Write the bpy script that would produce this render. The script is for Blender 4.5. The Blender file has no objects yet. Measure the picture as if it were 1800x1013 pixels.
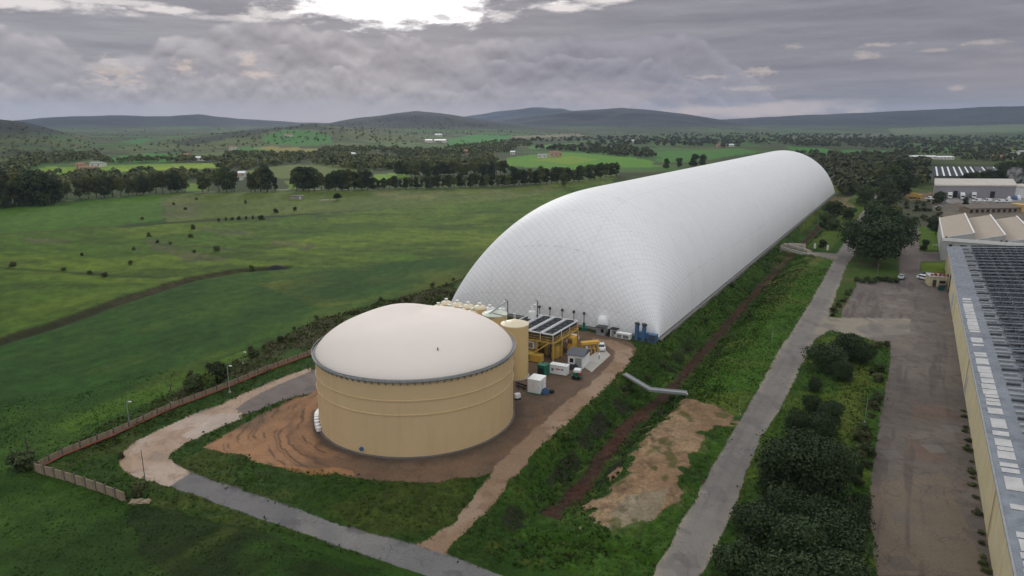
import bpy, math, random
import numpy as np
from mathutils import Vector, Matrix
R = math.radians
sc = bpy.context.scene
col = sc.collection
random.seed(7)
rng = np.random.default_rng(11)

# ------------------------------------------------------------------ camera model (survey helper: photo pixel -> ground)
F, HZ, CH = 1200.0, 214.0, 50.0
PITCH = math.atan((506.5 - HZ) / F)
cP, sP = math.cos(PITCH), math.sin(PITCH)

def ray(px, py):
    x = (px - 900) / F; y = (506.5 - py) / F
    return x, cP + y * sP, -sP + y * cP

def G(px, py, z=0.0):
    x, y, d = ray(px, py)
    t = (z - CH) / d
    return x * t, y * t

def PXn(X, Y, Z):
    Z = Z - CH
    d = Y * cP - Z * sP; u = Y * sP + Z * cP
    d = np.where(d < 1e-3, 1e-3, d)
    return 900 + F * X / d, 506.5 - F * u / d

# ------------------------------------------------------------------ numpy noise
def _hash(ix, iy, s):
    h = (ix.astype(np.int64) * 374761393 + iy.astype(np.int64) * 668265263 + s * 974634777) & 0xffffffff
    h = ((h ^ (h >> 13)) * 1274126177) & 0xffffffff
    h = h ^ (h >> 16)
    return (h & 0xffff) / 65535.0

def vn(x, y, s=0):
    x = np.asarray(x, float); y = np.asarray(y, float)
    ix = np.floor(x); iy = np.floor(y)
    fx = x - ix; fy = y - iy
    fx = fx * fx * (3 - 2 * fx); fy = fy * fy * (3 - 2 * fy)
    a = _hash(ix, iy, s); b = _hash(ix + 1, iy, s); c = _hash(ix, iy + 1, s); d = _hash(ix + 1, iy + 1, s)
    return (a * (1 - fx) + b * fx) * (1 - fy) + (c * (1 - fx) + d * fx) * fy

def fbm(x, y, s=0, o=4):
    v = 0; a = .5; t = 0
    for k in range(o):
        v = v + a * vn(x, y, s + k * 17); t += a
        x = x * 2.03 + 5.1; y = y * 2.03 + 9.7; a *= .5
    return v / t

def sstep(a, b, x):
    t = np.clip((x - a) / (b - a), 0, 1)
    return t * t * (3 - 2 * t)

def pip(poly, X, Y):
    p = np.asarray(poly, float)
    out = np.zeros(X.shape, bool)
    bb = (X >= p[:, 0].min()) & (X <= p[:, 0].max()) & (Y >= p[:, 1].min()) & (Y <= p[:, 1].max())
    idx = np.nonzero(bb)
    if len(idx[0]) == 0: return out
    x = X[idx]; y = Y[idx]
    ins = np.zeros(x.shape, bool)
    j = len(p) - 1
    for i in range(len(p)):
        xi, yi = p[i]; xj, yj = p[j]
        if yi != yj:
            c = ((yi > y) != (yj > y)) & (x < (xj - xi) * (y - yi) / (yj - yi) + xi)
            ins ^= c
        j = i
    out[idx] = ins
    return out

def pdist(line, X, Y):
    """distance to a polyline and running length along it"""
    best = np.full(X.shape, 1e9); run = np.zeros(X.shape); acc = 0
    for (x0, y0), (x1, y1) in zip(line[:-1], line[1:]):
        dx, dy = x1 - x0, y1 - y0; L = math.hypot(dx, dy)
        t = np.clip(((X - x0) * dx + (Y - y0) * dy) / (L * L), 0, 1)
        d = np.hypot(X - x0 - t * dx, Y - y0 - t * dy)
        m = d < best
        best = np.where(m, d, best); run = np.where(m, acc + t * L, run); acc += L
    return best, run

# ------------------------------------------------------------------ terrain
U = np.array([.503, .864]); V = np.array([.864, -.503])     # along the white dome / across it
DITCH = [G(px, py, -3.2) for px, py in ((948, 950), (985, 905), (1050, 815), (1112, 740), (1172, 692), (1225, 633), (1330, 512), (1395, 443), (1455, 381), (1505, 330), (1545, 292))]
SWALE = [G(px, py, 0) for px, py in ((955, 938), (1040, 958), (1160, 990), (1220, 1012))]
SWALE2 = [G(px, py, 0) for px, py in ((0, 601), (110, 567), (200, 534), (330, 492), (420, 476), (500, 470))]
MOUND = G(1150, 815)
RIDGES = [  # (distance, front width, back width, [(photo px, crest py)...])
    (2100, 700, 900, [(-400, 190), (-150, 196), (0, 209), (40, 213), (75, 221), (110, 231), (150, 243), (190, 262), (260, 300)]),
    (2000, 620, 900, [(120, 290), (200, 262), (300, 246), (420, 231), (500, 224), (550, 217), (620, 222), (700, 230), (800, 241), (900, 252), (1000, 290)]),
    (6300, 1500, 1200, [(-300, 204), (0, 213), (100, 207), (200, 203), (300, 205), (350, 202), (420, 209), (520, 215), (640, 219), (760, 232)]),
    (3600, 1000, 1000, [(470, 236), (560, 220), (600, 212), (640, 206), (700, 199), (730, 196), (770, 199), (800, 203), (860, 212), (950, 222), (1050, 232)]),
    (5400, 1400, 1200, [(800, 226), (870, 214), (930, 205), (985, 197), (1050, 194), (1090, 190), (1150, 194), (1230, 204), (1270, 212), (1330, 222)]),
    (6400, 1500, 1500, [(1180, 222), (1250, 211), (1330, 207), (1450, 201), (1600, 195), (1800, 187), (2000, 181), (2400, 178)]),
    (8300, 1200, 900, [(760, 214), (850, 200), (900, 194), (950, 189), (990, 192), (1030, 200), (1100, 214)]),
]

def Z(x, y):
    x = np.asarray(x, float); y = np.asarray(y, float)
    d = np.hypot(x, y)
    z = np.zeros(x.shape)
    dist, run = pdist(DITCH, x, y)
    ns = fbm(x * .12, y * .12, 5, 3) - .5
    end = sstep(0, 14, run)
    z = z - 3.3 * (1 - sstep(1.6, 8.5, dist + ns * 4)) * (.35 + .65 * end)
    s1, _ = pdist(SWALE, x, y); z = z - .8 * (1 - sstep(.3, 1.8, s1))
    s2, _ = pdist(SWALE2, x, y); z = z - 1.2 * (1 - sstep(.5, 4, s2))
    m = np.hypot((x - MOUND[0]) * U[0] + (y - MOUND[1]) * U[1], 2.2 * ((x - MOUND[0]) * V[0] + (y - MOUND[1]) * V[1]))
    z = z + 1.0 * (1 - sstep(8, 19, m)) * (.6 + .8 * fbm(x * .25, y * .25, 9, 3))
    far = sstep(380, 900, d)
    z = z + far * (fbm(x / 260, y / 260, 3, 3) - .5) * 10
    fy = np.maximum(y, 1e-3)
    ppx = 900 + F * x / (fy * cP + CH * sP)      # azimuth expressed in photo columns
    ppx = np.where(y < 10, np.where(x < 0, -400, 2400), ppx)
    add = np.zeros(x.shape)
    for k, (D, wf, wb, pts) in enumerate(RIDGES):
        pts = np.array(pts, float)
        py = np.interp(ppx, pts[:, 0], pts[:, 1])
        w = sstep(pts[0, 0] - 60, pts[0, 0], ppx) * (1 - sstep(pts[-1, 0], pts[-1, 0] + 60, ppx)) if k not in (0, 5) else (sstep(pts[0, 0] - 60, pts[0, 0], ppx) if k == 5 else 1 - sstep(pts[-1, 0], pts[-1, 0] + 60, ppx))
        yy = (506.5 - py) / F
        tn = (-sP + yy * cP) / (cP + yy * sP)
        az = np.arctan2(x, fy)
        h = CH + D * tn * np.cos(az)
        h = np.maximum(h, 0) * w
        wob = D + (fbm(x / 500, y / 500, 40 + k, 3) - .5) * wf * .5
        prof = np.where(d < wob, np.exp(-((d - wob) / wf) ** 2 * 1.6), np.exp(-((d - wob) / wb) ** 2 * 1.2))
        hh = h * prof
        hh = hh * (1 + (fbm(x / 190, y / 190, 60 + k, 4) - .5) * .16 * (1 - prof * .3))
        add = np.maximum(add, hh)
    return z + add * sstep(500, 1100, d)

def Z1(x, y): return float(Z(np.array([x]), np.array([y]))[0])

_ts = np.concatenate([np.arange(40, 900, 1.5), np.geomspace(900, 9000, 900)])
def gp(px, py):
    """photo pixel -> point on the terrain"""
    x, y, d = ray(px, py)
    ts = _ts
    if d < -.06:
        t0 = -CH / d; ts = np.arange(t0 - 30, t0 + 90, 1.5)     # near ground is almost flat
    X = x * ts; Y = y * ts; Zr = CH + d * ts
    h = Z(X, Y)
    hit = np.nonzero(Zr <= h)[0]
    if len(hit) == 0:
        k = len(ts) - 1; return Vector((X[k], Y[k], h[k]))
    k = hit[0]
    if k == 0: return Vector((X[0], Y[0], h[0]))
    a = Zr[k - 1] - h[k - 1]; b = h[k] - Zr[k]
    t = ts[k - 1] + (ts[k] - ts[k - 1]) * a / max(a + b, 1e-6)
    return Vector((x * t, y * t, Z1(x * t, y * t)))

# ------------------------------------------------------------------ mesh builder
class MB:
    def __init__(s): s.v = []; s.f = []; s.m = []
    def add(s, vs, fs, mi=0):
        o = len(s.v); s.v += [tuple(p) for p in vs]
        s.f += [tuple(i + o for i in f) for f in fs]; s.m += [mi] * len(fs)
        return s
    def box(s, x0, y0, z0, x1, y1, z1, mi=0):
        vs = [(x0, y0, z0), (x1, y0, z0), (x1, y1, z0), (x0, y1, z0), (x0, y0, z1), (x1, y0, z1), (x1, y1, z1), (x0, y1, z1)]
        return s.add(vs, [(3, 2, 1, 0), (4, 5, 6, 7), (0, 1, 5, 4), (1, 2, 6, 5), (2, 3, 7, 6), (3, 0, 4, 7)], mi)
    def cbox(s, cx, cy, z0, w, d, h, mi=0): return s.box(cx - w / 2, cy - d / 2, z0, cx + w / 2, cy + d / 2, z0 + h, mi)
    def bev(s, x0, y0, z0, x1, y1, z1, b=.1, mi=0):
        """box with all vertical and top edges chamfered"""
        ring = lambda i, z: [(x0 + b + i, y0 + i, z), (x1 - b - i, y0 + i, z), (x1 - i, y0 + b + i, z), (x1 - i, y1 - b - i, z), (x1 - b - i, y1 - i, z), (x0 + b + i, y1 - i, z), (x0 + i, y1 - b - i, z), (x0 + i, y0 + b + i, z)]
        vs = ring(0, z0) + ring(0, z1 - b) + ring(b, z1)
        fs = [tuple(range(7, -1, -1)), tuple(range(16, 24))]
        for k in (0, 8):
            for i in range(8): fs.append((k + i, k + (i + 1) % 8, k + 8 + (i + 1) % 8, k + 8 + i))
        return s.add(vs, fs, mi)
    def lathe(s, prof, n=32, c=(0, 0, 0), mi=0, cap=True):
        vs = []; fs = []
        for r, z in prof:
            for k in range(n):
                a = 2 * math.pi * k / n
                vs.append((c[0] + r * math.cos(a), c[1] + r * math.sin(a), c[2] + z))
        for j in range(len(prof) - 1):
            for k in range(n):
                fs.append((j * n + k, j * n + (k + 1) % n, (j + 1) * n + (k + 1) % n, (j + 1) * n + k))
        if cap:
            if prof[0][0] > 1e-4: fs.append(tuple(range(n - 1, -1, -1)))
            if prof[-1][0] > 1e-4: fs.append(tuple((len(prof) - 1) * n + k for k in range(n)))
        return s.add(vs, fs, mi)
    def cyl(s, x, y, z0, z1, r, n=16, mi=0, r2=None): return s.lathe([(r, z0), (r if r2 is None else r2, z1)], n, (x, y, 0), mi)
    def tube(s, path, r, n=6, mi=0):
        path = [Vector(p) for p in path]; vs = []; fs = []
        for i, p in enumerate(path):
            t = (path[min(i + 1, len(path) - 1)] - path[max(i - 1, 0)]).normalized()
            a = t.cross(Vector((0, 0, 1)) if abs(t.z) < .9 else Vector((1, 0, 0))).normalized(); b = t.cross(a)
            rr = r[i] if isinstance(r, (list, tuple)) else r
            for k in range(n):
                an = 2 * math.pi * k / n + math.pi / n
                vs.append(p + a * (rr * math.cos(an)) + b * (rr * math.sin(an)))
        for i in range(len(path) - 1):
            for k in range(n): fs.append((i * n + k, (i + 1) * n + k, (i + 1) * n + (k + 1) % n, i * n + (k + 1) % n))
        fs.append(tuple(range(n))); fs.append(tuple((len(path) - 1) * n + k for k in range(n - 1, -1, -1)))
        return s.add(vs, fs, mi)
    def prism(s, poly, z0, z1, mi=0):
        n = len(poly)
        vs = [(x, y, z0) for x, y in poly] + [(x, y, z1) for x, y in poly]
        fs = [tuple(range(n - 1, -1, -1)), tuple(range(n, 2 * n))] + [(i, (i + 1) % n, n + (i + 1) % n, n + i) for i in range(n)]
        return s.add(vs, fs, mi)
    def build(s, name, mats, parent=None, smooth=False):
        me = bpy.data.meshes.new(name); me.from_pydata(s.v, [], s.f)
        for m in (mats if isinstance(mats, (list, tuple)) else [mats]): me.materials.append(m)
        if any(s.m): me.polygons.foreach_set('material_index', s.m)
        if smooth: me.polygons.foreach_set('use_smooth', [True] * len(s.f))
        me.update()
        o = bpy.data.objects.new(name, me); col.objects.link(o)
        if parent: o.parent = parent
        return o

def smooth_by_angle(o, deg=35):
    me = o.data
    me.polygons.foreach_set('use_smooth', [True] * len(me.polygons))
    try: me.set_sharp_from_angle(angle=R(deg))
    except Exception: pass
    return o

def npmesh(name, v, quads, mats, tint=None, smooth=False, parent=None, kind=None):
    me = bpy.data.meshes.new(name)
    v = np.asarray(v, np.float32); q = np.asarray(quads, np.int32)
    me.vertices.add(len(v)); me.vertices.foreach_set('co', v.ravel())
    n = q.shape[1]
    me.loops.add(q.size); me.loops.foreach_set('vertex_index', q.ravel())
    me.polygons.add(len(q)); me.polygons.foreach_set('loop_start', np.arange(0, q.size, n, dtype=np.int32))
    me.polygons.foreach_set('loop_total', np.full(len(q), n, np.int32))
    if smooth: me.polygons.foreach_set('use_smooth', np.ones(len(q), bool))
    me.update(calc_edges=True)
    for m in (mats if isinstance(mats, (list, tuple)) else [mats]): me.materials.append(m)
    if tint is not None:
        at = me.color_attributes.new('tint', 'FLOAT_COLOR', 'POINT')
        c = np.ones((len(v), 4), np.float32); c[:, :3] = tint
        at.data.foreach_set('color', c.ravel())
    if name is None: return me
    o = bpy.data.objects.new(name, me); col.objects.link(o)
    if parent: o.parent = parent
    if kind: o['kind'] = kind
    return o

def tag(o, label=None, cat=None, group=None, kind=None):
    if label: o['label'] = label
    if cat: o['category'] = cat
    if group: o['group'] = group
    if kind: o['kind'] = kind
    return o

def thing(name, label, cat, loc=(0, 0, 0), rz=0.0, group=None):
    o = bpy.data.objects.new(name, None); col.objects.link(o)
    o.empty_display_size = .5
    o.location = loc; o.rotation_euler = (0, 0, rz)
    return tag(o, label, cat, group)

def dup(root, loc, rz=0, scale=None, label=None, group=None):
    r = root.copy(); col.objects.link(r)
    r.location = loc; r.rotation_euler = (0, 0, rz)
    if scale is not None: r.scale = scale if isinstance(scale, (tuple, list)) else (scale,) * 3
    if label: r['label'] = label
    if group: r['group'] = group
    for ch in list(root.children):
        c = ch.copy(); col.objects.link(c); c.parent = r
        for g in ch.children:
            d = g.copy(); col.objects.link(d); d.parent = c
    return r

# ------------------------------------------------------------------ materials
def lin(c): return tuple((x / 12.92 if x <= .04045 else ((x + .055) / 1.055) ** 2.4) for x in c)
def hexc(r, g, b): return lin((r / 255, g / 255, b / 255))

class N:
    """tiny node expression builder"""
    def __init__(s, tree): s.t = tree
    def node(s, typ, **kw):
        n = s.t.nodes.new(typ)
        for k, v in kw.items(): setattr(n, k, v)
        return n
    def link(s, a, b):
        if hasattr(a, 'is_output'): s.t.links.new(a, b)
        else: b.default_value = a
    def m(s, op, a, b=0.0, c=0.0, clamp=False):
        n = s.node('ShaderNodeMath', operation=op, use_clamp=clamp)
        s.link(a, n.inputs[0]); s.link(b, n.inputs[1]); s.link(c, n.inputs[2])
        return n.outputs[0]
    def noise(s, vec, scale, detail=4, rough=.55, dist=0.0, dim='3D', out=0):
        n = s.node('ShaderNodeTexNoise', noise_dimensions=dim)
        if vec is not None: s.t.links.new(vec, n.inputs['Vector'])
        n.inputs['Scale'].default_value = scale; n.inputs['Detail'].default_value = detail
        n.inputs['Roughness'].default_value = rough; n.inputs['Distortion'].default_value = dist
        return n.outputs[out]
    def rampf(s, x, a, b, c=0.0, d=1.0, smooth=True):
        n = s.node('ShaderNodeMapRange', interpolation_type='SMOOTHSTEP' if smooth else 'LINEAR')
        s.link(x, n.inputs[0])
        for i, v in zip((1, 2, 3, 4), (a, b, c, d)): n.inputs[i].default_value = v
        return n.outputs[0]
    def mix(s, fac, a, b, blend='MIX'):
        n = s.node('ShaderNodeMix', data_type='RGBA', blend_type=blend)
        s.link(fac, n.inputs[0])
        for v, i in ((a, 6), (b, 7)):
            if hasattr(v, 'is_output'): s.t.links.new(v, n.inputs[i])
            else: n.inputs[i].default_value = (*v[:3], 1)
        return n.outputs[2]
    def vec(s, x, y, z):
        n = s.node('ShaderNodeCombineXYZ')
        s.link(x, n.inputs[0]); s.link(y, n.inputs[1]); s.link(z, n.inputs[2])
        return n.outputs[0]
    def sep(s, v):
        n = s.node('ShaderNodeSeparateXYZ'); s.t.links.new(v, n.inputs[0]); return n.outputs
    def scalev(s, v, sx, sy, sz):
        n = s.node('ShaderNodeVectorMath', operation='MULTIPLY'); s.t.links.new(v, n.inputs[0]); n.inputs[1].default_value = (sx, sy, sz)
        return n.outputs[0]

def newmat(name):
    m = bpy.data.materials.new(name); m.use_nodes = True
    t = m.node_tree; b = t.nodes['Principled BSDF']
    return m, N(t), b

def pm(name, c, rough=.7, var=.18, scale=.6, metal=0.0, bump=0.0, bscale=6.0, streak=None, spec=.3, seams=None):
    """painted / mineral surface: two octaves of tonal wear, optional vertical streaks, optional bump"""
    m, n, b = newmat(name)
    tc = n.node('ShaderNodeTexCoord').outputs['Object']
    f = n.m('ADD', n.m('MULTIPLY', n.noise(tc, scale, 5), .65), n.m('MULTIPLY', n.noise(tc, scale * 9, 3), .35))
    f = n.rampf(f, .25, .75, 1 - var, 1 + var, smooth=False)
    cc = n.mix(1.0, c, n.vec(f, f, f), 'MULTIPLY')
    if streak:
        sx = n.noise(n.scalev(tc, 1.3, 1.3, .12), streak[1], 4)
        cc = n.mix(n.m('MULTIPLY', n.rampf(sx, .48, .78), streak[2]), cc, streak[0])
    if seams:
        for ax, per, wid, colr, amt in seams:
            q = n.sep(tc)[ax]
            d = n.m('PINGPONG', n.m('ADD', q, per * 500.5), per * .5)
            cc = n.mix(n.m('MULTIPLY', n.rampf(d, 0, wid, 1, 0), amt), cc, colr)
    n.t.links.new(cc, b.inputs['Base Color'])
    b.inputs['Metallic'].default_value = metal; b.inputs['Specular IOR Level'].default_value = spec
    rr = n.rampf(n.noise(tc, scale * 3, 3), .3, .7, max(rough - .1, .03), min(rough + .1, 1)); n.t.links.new(rr, b.inputs['Roughness'])
    if bump:
        bn = n.node('ShaderNodeBump'); bn.inputs['Strength'].default_value = bump; bn.inputs['Distance'].default_value = .05
        n.t.links.new(n.noise(tc, bscale, 4), bn.inputs['Height']); n.t.links.new(bn.outputs[0], b.inputs['Normal'])
    return m

def ground_mat(name, bump=.6, bs=3.0, var=.3, rough=.95, fine=2.2, spec=.12, cracks=0.0, grit=0.0):
    m, n, b = newmat(name)
    at = n.node('ShaderNodeAttribute', attribute_name='tint').outputs['Color']
    tc = n.node('ShaderNodeTexCoord').outputs['Object']
    f = n.m('ADD', n.m('MULTIPLY', n.noise(tc, fine, 5, .65), .6), n.m('MULTIPLY', n.noise(tc, fine * .13, 4), .4))
    f = n.rampf(f, .28, .72, 1 - var, 1 + var, smooth=False)
    cc = n.mix(1.0, at, n.vec(f, f, f), 'MULTIPLY')
    if cracks:
        wv = n.node('ShaderNodeVectorMath', operation='MULTIPLY_ADD'); n.t.links.new(n.noise(tc, .5, 3, out=1), wv.inputs[0]); wv.inputs[1].default_value = (2.5, 2.5, 0); n.t.links.new(tc, wv.inputs[2])
        for sc_, wd in ((.22, .018), (.6, .03)):
            vo = n.node('ShaderNodeTexVoronoi', feature='DISTANCE_TO_EDGE', voronoi_dimensions='2D'); n.t.links.new(wv.outputs[0], vo.inputs['Vector']); vo.inputs['Scale'].default_value = sc_
            k = n.m('MULTIPLY', n.m('MULTIPLY', n.rampf(vo.outputs['Distance'], 0, wd, 1, 0), n.rampf(n.noise(tc, .11, 3), .42, .62)), cracks)
            cc = n.mix(k, cc, (.03, .028, .026))
        # square repair patches
        vp = n.node('ShaderNodeTexVoronoi', feature='F1', distance='CHEBYCHEV', voronoi_dimensions='2D'); n.t.links.new(tc, vp.inputs['Vector']); vp.inputs['Scale'].default_value = .13
        pk = n.m('MULTIPLY', n.rampf(vp.outputs['Distance'], .17, .19, 1, 0), n.rampf(n.sep(vp.outputs['Color'])[0], .55, .6))
        cc = n.mix(n.m('MULTIPLY', pk, cracks * .55), cc, n.mix(n.sep(vp.outputs['Color'])[1], (.05, .048, .047), (.26, .24, .22)))
    if grit:
        g = n.noise(tc, 7.0, 2, .7)
        cc = n.mix(n.m('MULTIPLY', n.rampf(g, .62, .70), grit), cc, (.42, .37, .30)); cc = n.mix(n.m('MULTIPLY', n.rampf(g, .36, .28), grit), cc, (.06, .045, .035))
    n.t.links.new(cc, b.inputs['Base Color']); b.inputs['Roughness'].default_value = rough; b.inputs['Specular IOR Level'].default_value = spec
    bn = n.node('ShaderNodeBump'); bn.inputs['Strength'].default_value = bump; bn.inputs['Distance'].default_value = .25
    n.t.links.new(n.noise(tc, bs, 5, .7), bn.inputs['Height']); n.t.links.new(bn.outputs[0], b.inputs['Normal'])
    return m

def leaf_mat(name, c1, c2, var=.35):
    m, n, b = newmat(name)
    at = n.node('ShaderNodeAttribute', attribute_name='tint').outputs['Fac']
    oi = n.node('ShaderNodeObjectInfo').outputs['Random']
    cc = n.mix(at, c1, c2)
    f = n.rampf(oi, 0, 1, 1 - var, 1 + var, smooth=False)
    cc = n.mix(1.0, cc, n.vec(f, f, n.m('MULTIPLY', f, .95)), 'MULTIPLY')
    n.t.links.new(cc, b.inputs['Base Color']); b.inputs['Roughness'].default_value = .7; b.inputs['Specular IOR Level'].default_value = .18
    return m
SKYK, HAZE, EXPO = 1.0, 6e-5, 0.0
# ------------------------------------------------------------------ the ground: one polar sheet, cut into ground / roads / yards by land use
K = .99
def seen(r, g, b, k=K):
    c = np.array([x / k for x in hexc(r, g, b)])
    if g > r and g > b * 1.2: c = c * np.array([.955, 1.05, .70])       # living grass: a touch purer
    return c

rr_ = [12.0]
while rr_[-1] < 9400:
    r = rr_[-1]
    dr = .85 * (r * r + CH * CH) / CH / 683
    if r < 60: dr = max(dr, .28)
    rr_.append(r + min(dr, 34 + r * .002))
rr_ = np.array(rr_)
az = np.concatenate([np.arange(-180, -76, 4), np.arange(-76, -40, .6), np.arange(-40, 40, .095), np.arange(40, 76, .6), np.arange(76, 180.1, 4)])
az[0] = -180; az[-1] = 180
RR, AZ = np.meshgrid(rr_, np.radians(az), indexing='ij')
GX = RR * np.sin(AZ); GY = RR * np.cos(AZ)
GZ = Z(GX, GY)
# land use is read at slightly wandering positions so that no border is a ruled line
amp = np.clip(.5 + RR * .004, 0, 9)
sc_ = np.clip(2.5 + RR * .012, 2.5, 60)
WX = GX + (fbm(GX / 2.6, GY / 2.6, 1, 3) - .5) * 1.5 + (fbm(GX / 45, GY / 45, 12, 3) - .5) * np.clip((RR - 260) * .05, 0, 22)
WY = GY + (fbm(GX / 2.6, GY / 2.6, 2, 3) - .5) * 1.5 + (fbm(GX / 45, GY / 45, 13, 3) - .5) * np.clip((RR - 260) * .08, 0, 40)
PXx, PYy = PXn(WX, WY, GZ)
front = GY > 5
PXx = np.where(front, PXx, -9999)
PX0, PY0 = PXn(GX + (fbm(GX / 3, GY / 3, 3, 3) - .5) * .5, GY + (fbm(GX / 3, GY / 3, 4, 3) - .5) * .5, GZ)
PX0 = np.where(front, PX0, -9999)

n1 = fbm(GX / 9, GY / 9, 21, 4); n2 = fbm(GX / 1.7, GY / 1.7, 22, 4); n3 = fbm(GX / 40, GY / 40, 23, 4); n4 = fbm(GX / .7, GY / .7, 24, 2)
T = np.empty(GX.shape + (3,))
T[:] = seen(48, 70, 30)
def mixin(mask, c, a=1.0):
    w = (mask * a)[..., None]
    T[:] = T * (1 - w) + np.asarray(c) * w
def pp(poly): return pip(poly, PXx, PYy).astype(float)

# far plain and hills
far = sstep(430, 700, RR)
mixin(far, seen(62, 66, 44))
cell = fbm(GX / 330, GY / 170, 31, 2); cell2 = fbm(GX / 120, GY / 75, 32, 3)
mixin(far * sstep(.52, .56, cell), seen(80, 86, 52), .8)
mixin(far * sstep(.60, .63, fbm(GX / 260, GY / 150, 33, 2)), seen(64, 96, 48), .8)
mixin(far * sstep(.5, .6, cell2) * (vn(GX / 37, GY / 37, 34) * .6 + .4), seen(46, 52, 38), .8)
hill = sstep(12, 40, GZ) * far
mixin(hill, seen(58, 60, 50), .85)
mixin(hill * sstep(.46, .6, fbm(GX / 150, GY / 150, 35, 4)), seen(38, 42, 36), .85)
mixin(hill * (vn(GX / 13, GY / 13, 37) > .52) * (RR < 3000), seen(40, 44, 34), .7)
mixin(hill * sstep(2600, 3200, RR), seen(33, 38, 37), .92)
mixin(hill * sstep(.55, .66, fbm(GX / 420, GY / 300, 36, 4)), seen(58, 64, 54), .5)
mixin(hill * (PXx < 260), seen(36, 41, 38), .8)
mixin(pp([(120, 290), (200, 262), (300, 246), (550, 219), (900, 250), (880, 262), (300, 282)]) * sstep(.4, .62, n3), seen(92, 96, 68), .7)
mixin(pp([(300, 250), (430, 231), (440, 226), (560, 217), (560, 221), (440, 236), (330, 258)]), seen(36, 42, 34), .85)

FIELDS = [
    ([(170, 279), (265, 269), (340, 277), (300, 284), (180, 285)], (56, 112, 52)),
    ([(205, 249), (250, 244), (275, 246), (240, 254)], (60, 104, 54)),
    ([(405, 264), (440, 257), (478, 262), (482, 269), (420, 271)], (60, 110, 52)),
    ([(440, 261), (475, 258), (562, 262), (548, 268), (500, 269)], (132, 122, 62)),
    ([(462, 240), (500, 228), (545, 230), (582, 240), (585, 254), (520, 256), (470, 252)], (58, 106, 50)),
    ([(782, 248), (832, 237), (902, 240), (870, 252), (790, 259)], (58, 112, 52)),
    ([(690, 252), (720, 248), (740, 253), (700, 257)], (84, 100, 60)),
    ([(25, 306), (90, 293), (200, 291), (372, 286), (374, 297), (150, 304), (30, 312)], (112, 132, 52)),
    ([(200, 297), (374, 289), (375, 294), (210, 303)], (128, 142, 54)),
    ([(425, 300), (480, 291), (560, 289), (648, 291), (650, 302), (520, 316), (430, 312)], (98, 104, 66)),
    ([(500, 318), (516, 318), (516, 333), (498, 333)], (98, 120, 44)),
    ([(332, 322), (372, 318), (372, 335), (335, 336)], (92, 112, 44)),
    ([(645, 308), (700, 304), (718, 312), (660, 319)], (106, 132, 46)),
    ([(600, 283), (640, 281), (660, 292), (610, 296)], (70, 112, 48)),
    ([(745, 281), (800, 277), (812, 284), (760, 288)], (84, 118, 50)),
    ([(885, 279), (930, 272), (1000, 268), (1100, 275), (1152, 283), (1155, 293), (1000, 299), (890, 293)], (86, 124, 44)),
    ([(930, 281), (1000, 274), (1060, 280), (1000, 290)], (112, 128, 48)),
    ([(1150, 268), (1300, 261), (1340, 268), (1200, 286), (1158, 285)], (66, 106, 48)),
    ([(925, 257), (1012, 251), (1015, 258), (935, 262)], (74, 114, 50)),
    ([(895, 240), (1012, 235), (1030, 239), (900, 244)], (122, 112, 90)),
    ([(1378, 257), (1450, 261), (1475, 269), (1400, 270)], (56, 108, 46)),
    ([(1478, 264), (1562, 265), (1562, 273), (1480, 273)], (58, 108, 46)),
    ([(1640, 258), (1675, 256), (1680, 264), (1642, 265)], (60, 100, 50)),
    ([(1755, 266), (1830, 261), (1830, 272), (1762, 273)], (94, 126, 50)),
    ([(1560, 226), (1830, 217), (1830, 230), (1570, 238)], (92, 100, 78)),
    ([(1380, 240), (1560, 234), (1560, 240), (1400, 246)], (90, 90, 74)),
]
for poly, c in FIELDS: mixin(pp(poly), seen(*c), .92)

# big meadows left of the dome
mixin(pp([(-80, 420), (-80, 372), (0, 366), (300, 339), (285, 347), (292, 384), (200, 399), (0, 414)]), seen(68, 94, 38))
mixin(pp([(285, 346), (300, 339), (640, 335), (900, 330), (1080, 305), (1080, 322), (900, 352), (640, 372), (480, 381), (300, 391)]), seen(82, 92, 48))
mixin(pp([(282, 347), (352, 345), (356, 384), (292, 387)]) * sstep(.3, .55, fbm(GX / 12, GY / 12, 130, 4)), seen(86, 86, 62), .7)
mixin(pp([(620, 337), (900, 330), (1000, 326), (940, 345), (700, 352)]) * sstep(.45, .6, n1), seen(112, 108, 66), .55)
mid = pp([(-80, 640), (-80, 418), (0, 413), (200, 399), (480, 382), (640, 373), (900, 350), (1080, 320), (1000, 430), (620, 470), (500, 470), (330, 492), (200, 535), (0, 601)])
mixin(mid, seen(70, 90, 34)); mixin(mid * sstep(.42, .62, n3), seen(95, 106, 40), .7)
mixin(mid * sstep(.52, .68, fbm(GX / 26, GY / 9, 41, 4)), seen(56, 70, 32), .7)
for poly in ([(330, 398), (420, 404), (460, 416), (380, 414)], [(285, 440), (340, 440), (410, 458), (330, 462)], [(250, 420), (300, 425), (320, 440), (270, 440)], [(30, 418), (120, 420), (130, 430), (40, 428)], [(480, 420), (560, 432), (540, 440), (480, 430)]):
    mixin(pp(poly) * sstep(.35, .6, n2), seen(84, 78, 60), .8)
low = pp([(-200, 1400), (-200, 640), (0, 602), (200, 537), (330, 494), (500, 472), (620, 470), (1000, 430), (900, 500), (720, 530), (540, 620), (60, 822), (225, 880), (740, 1020), (740, 1400)])
mixin(low, seen(45, 71, 32)); mixin(low * sstep(.45, .65, n3), seen(59, 79, 34), .7)
mixin(low * (1 - sstep(80, 105, RR)) * sstep(.35, .6, n1), seen(34, 50, 22), .7)
mixin(pp([(225, 890), (330, 870), (560, 985), (700, 1040), (450, 1100), (250, 980)]) * sstep(.4, .6, n1), seen(38, 44, 24), .7)
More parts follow.
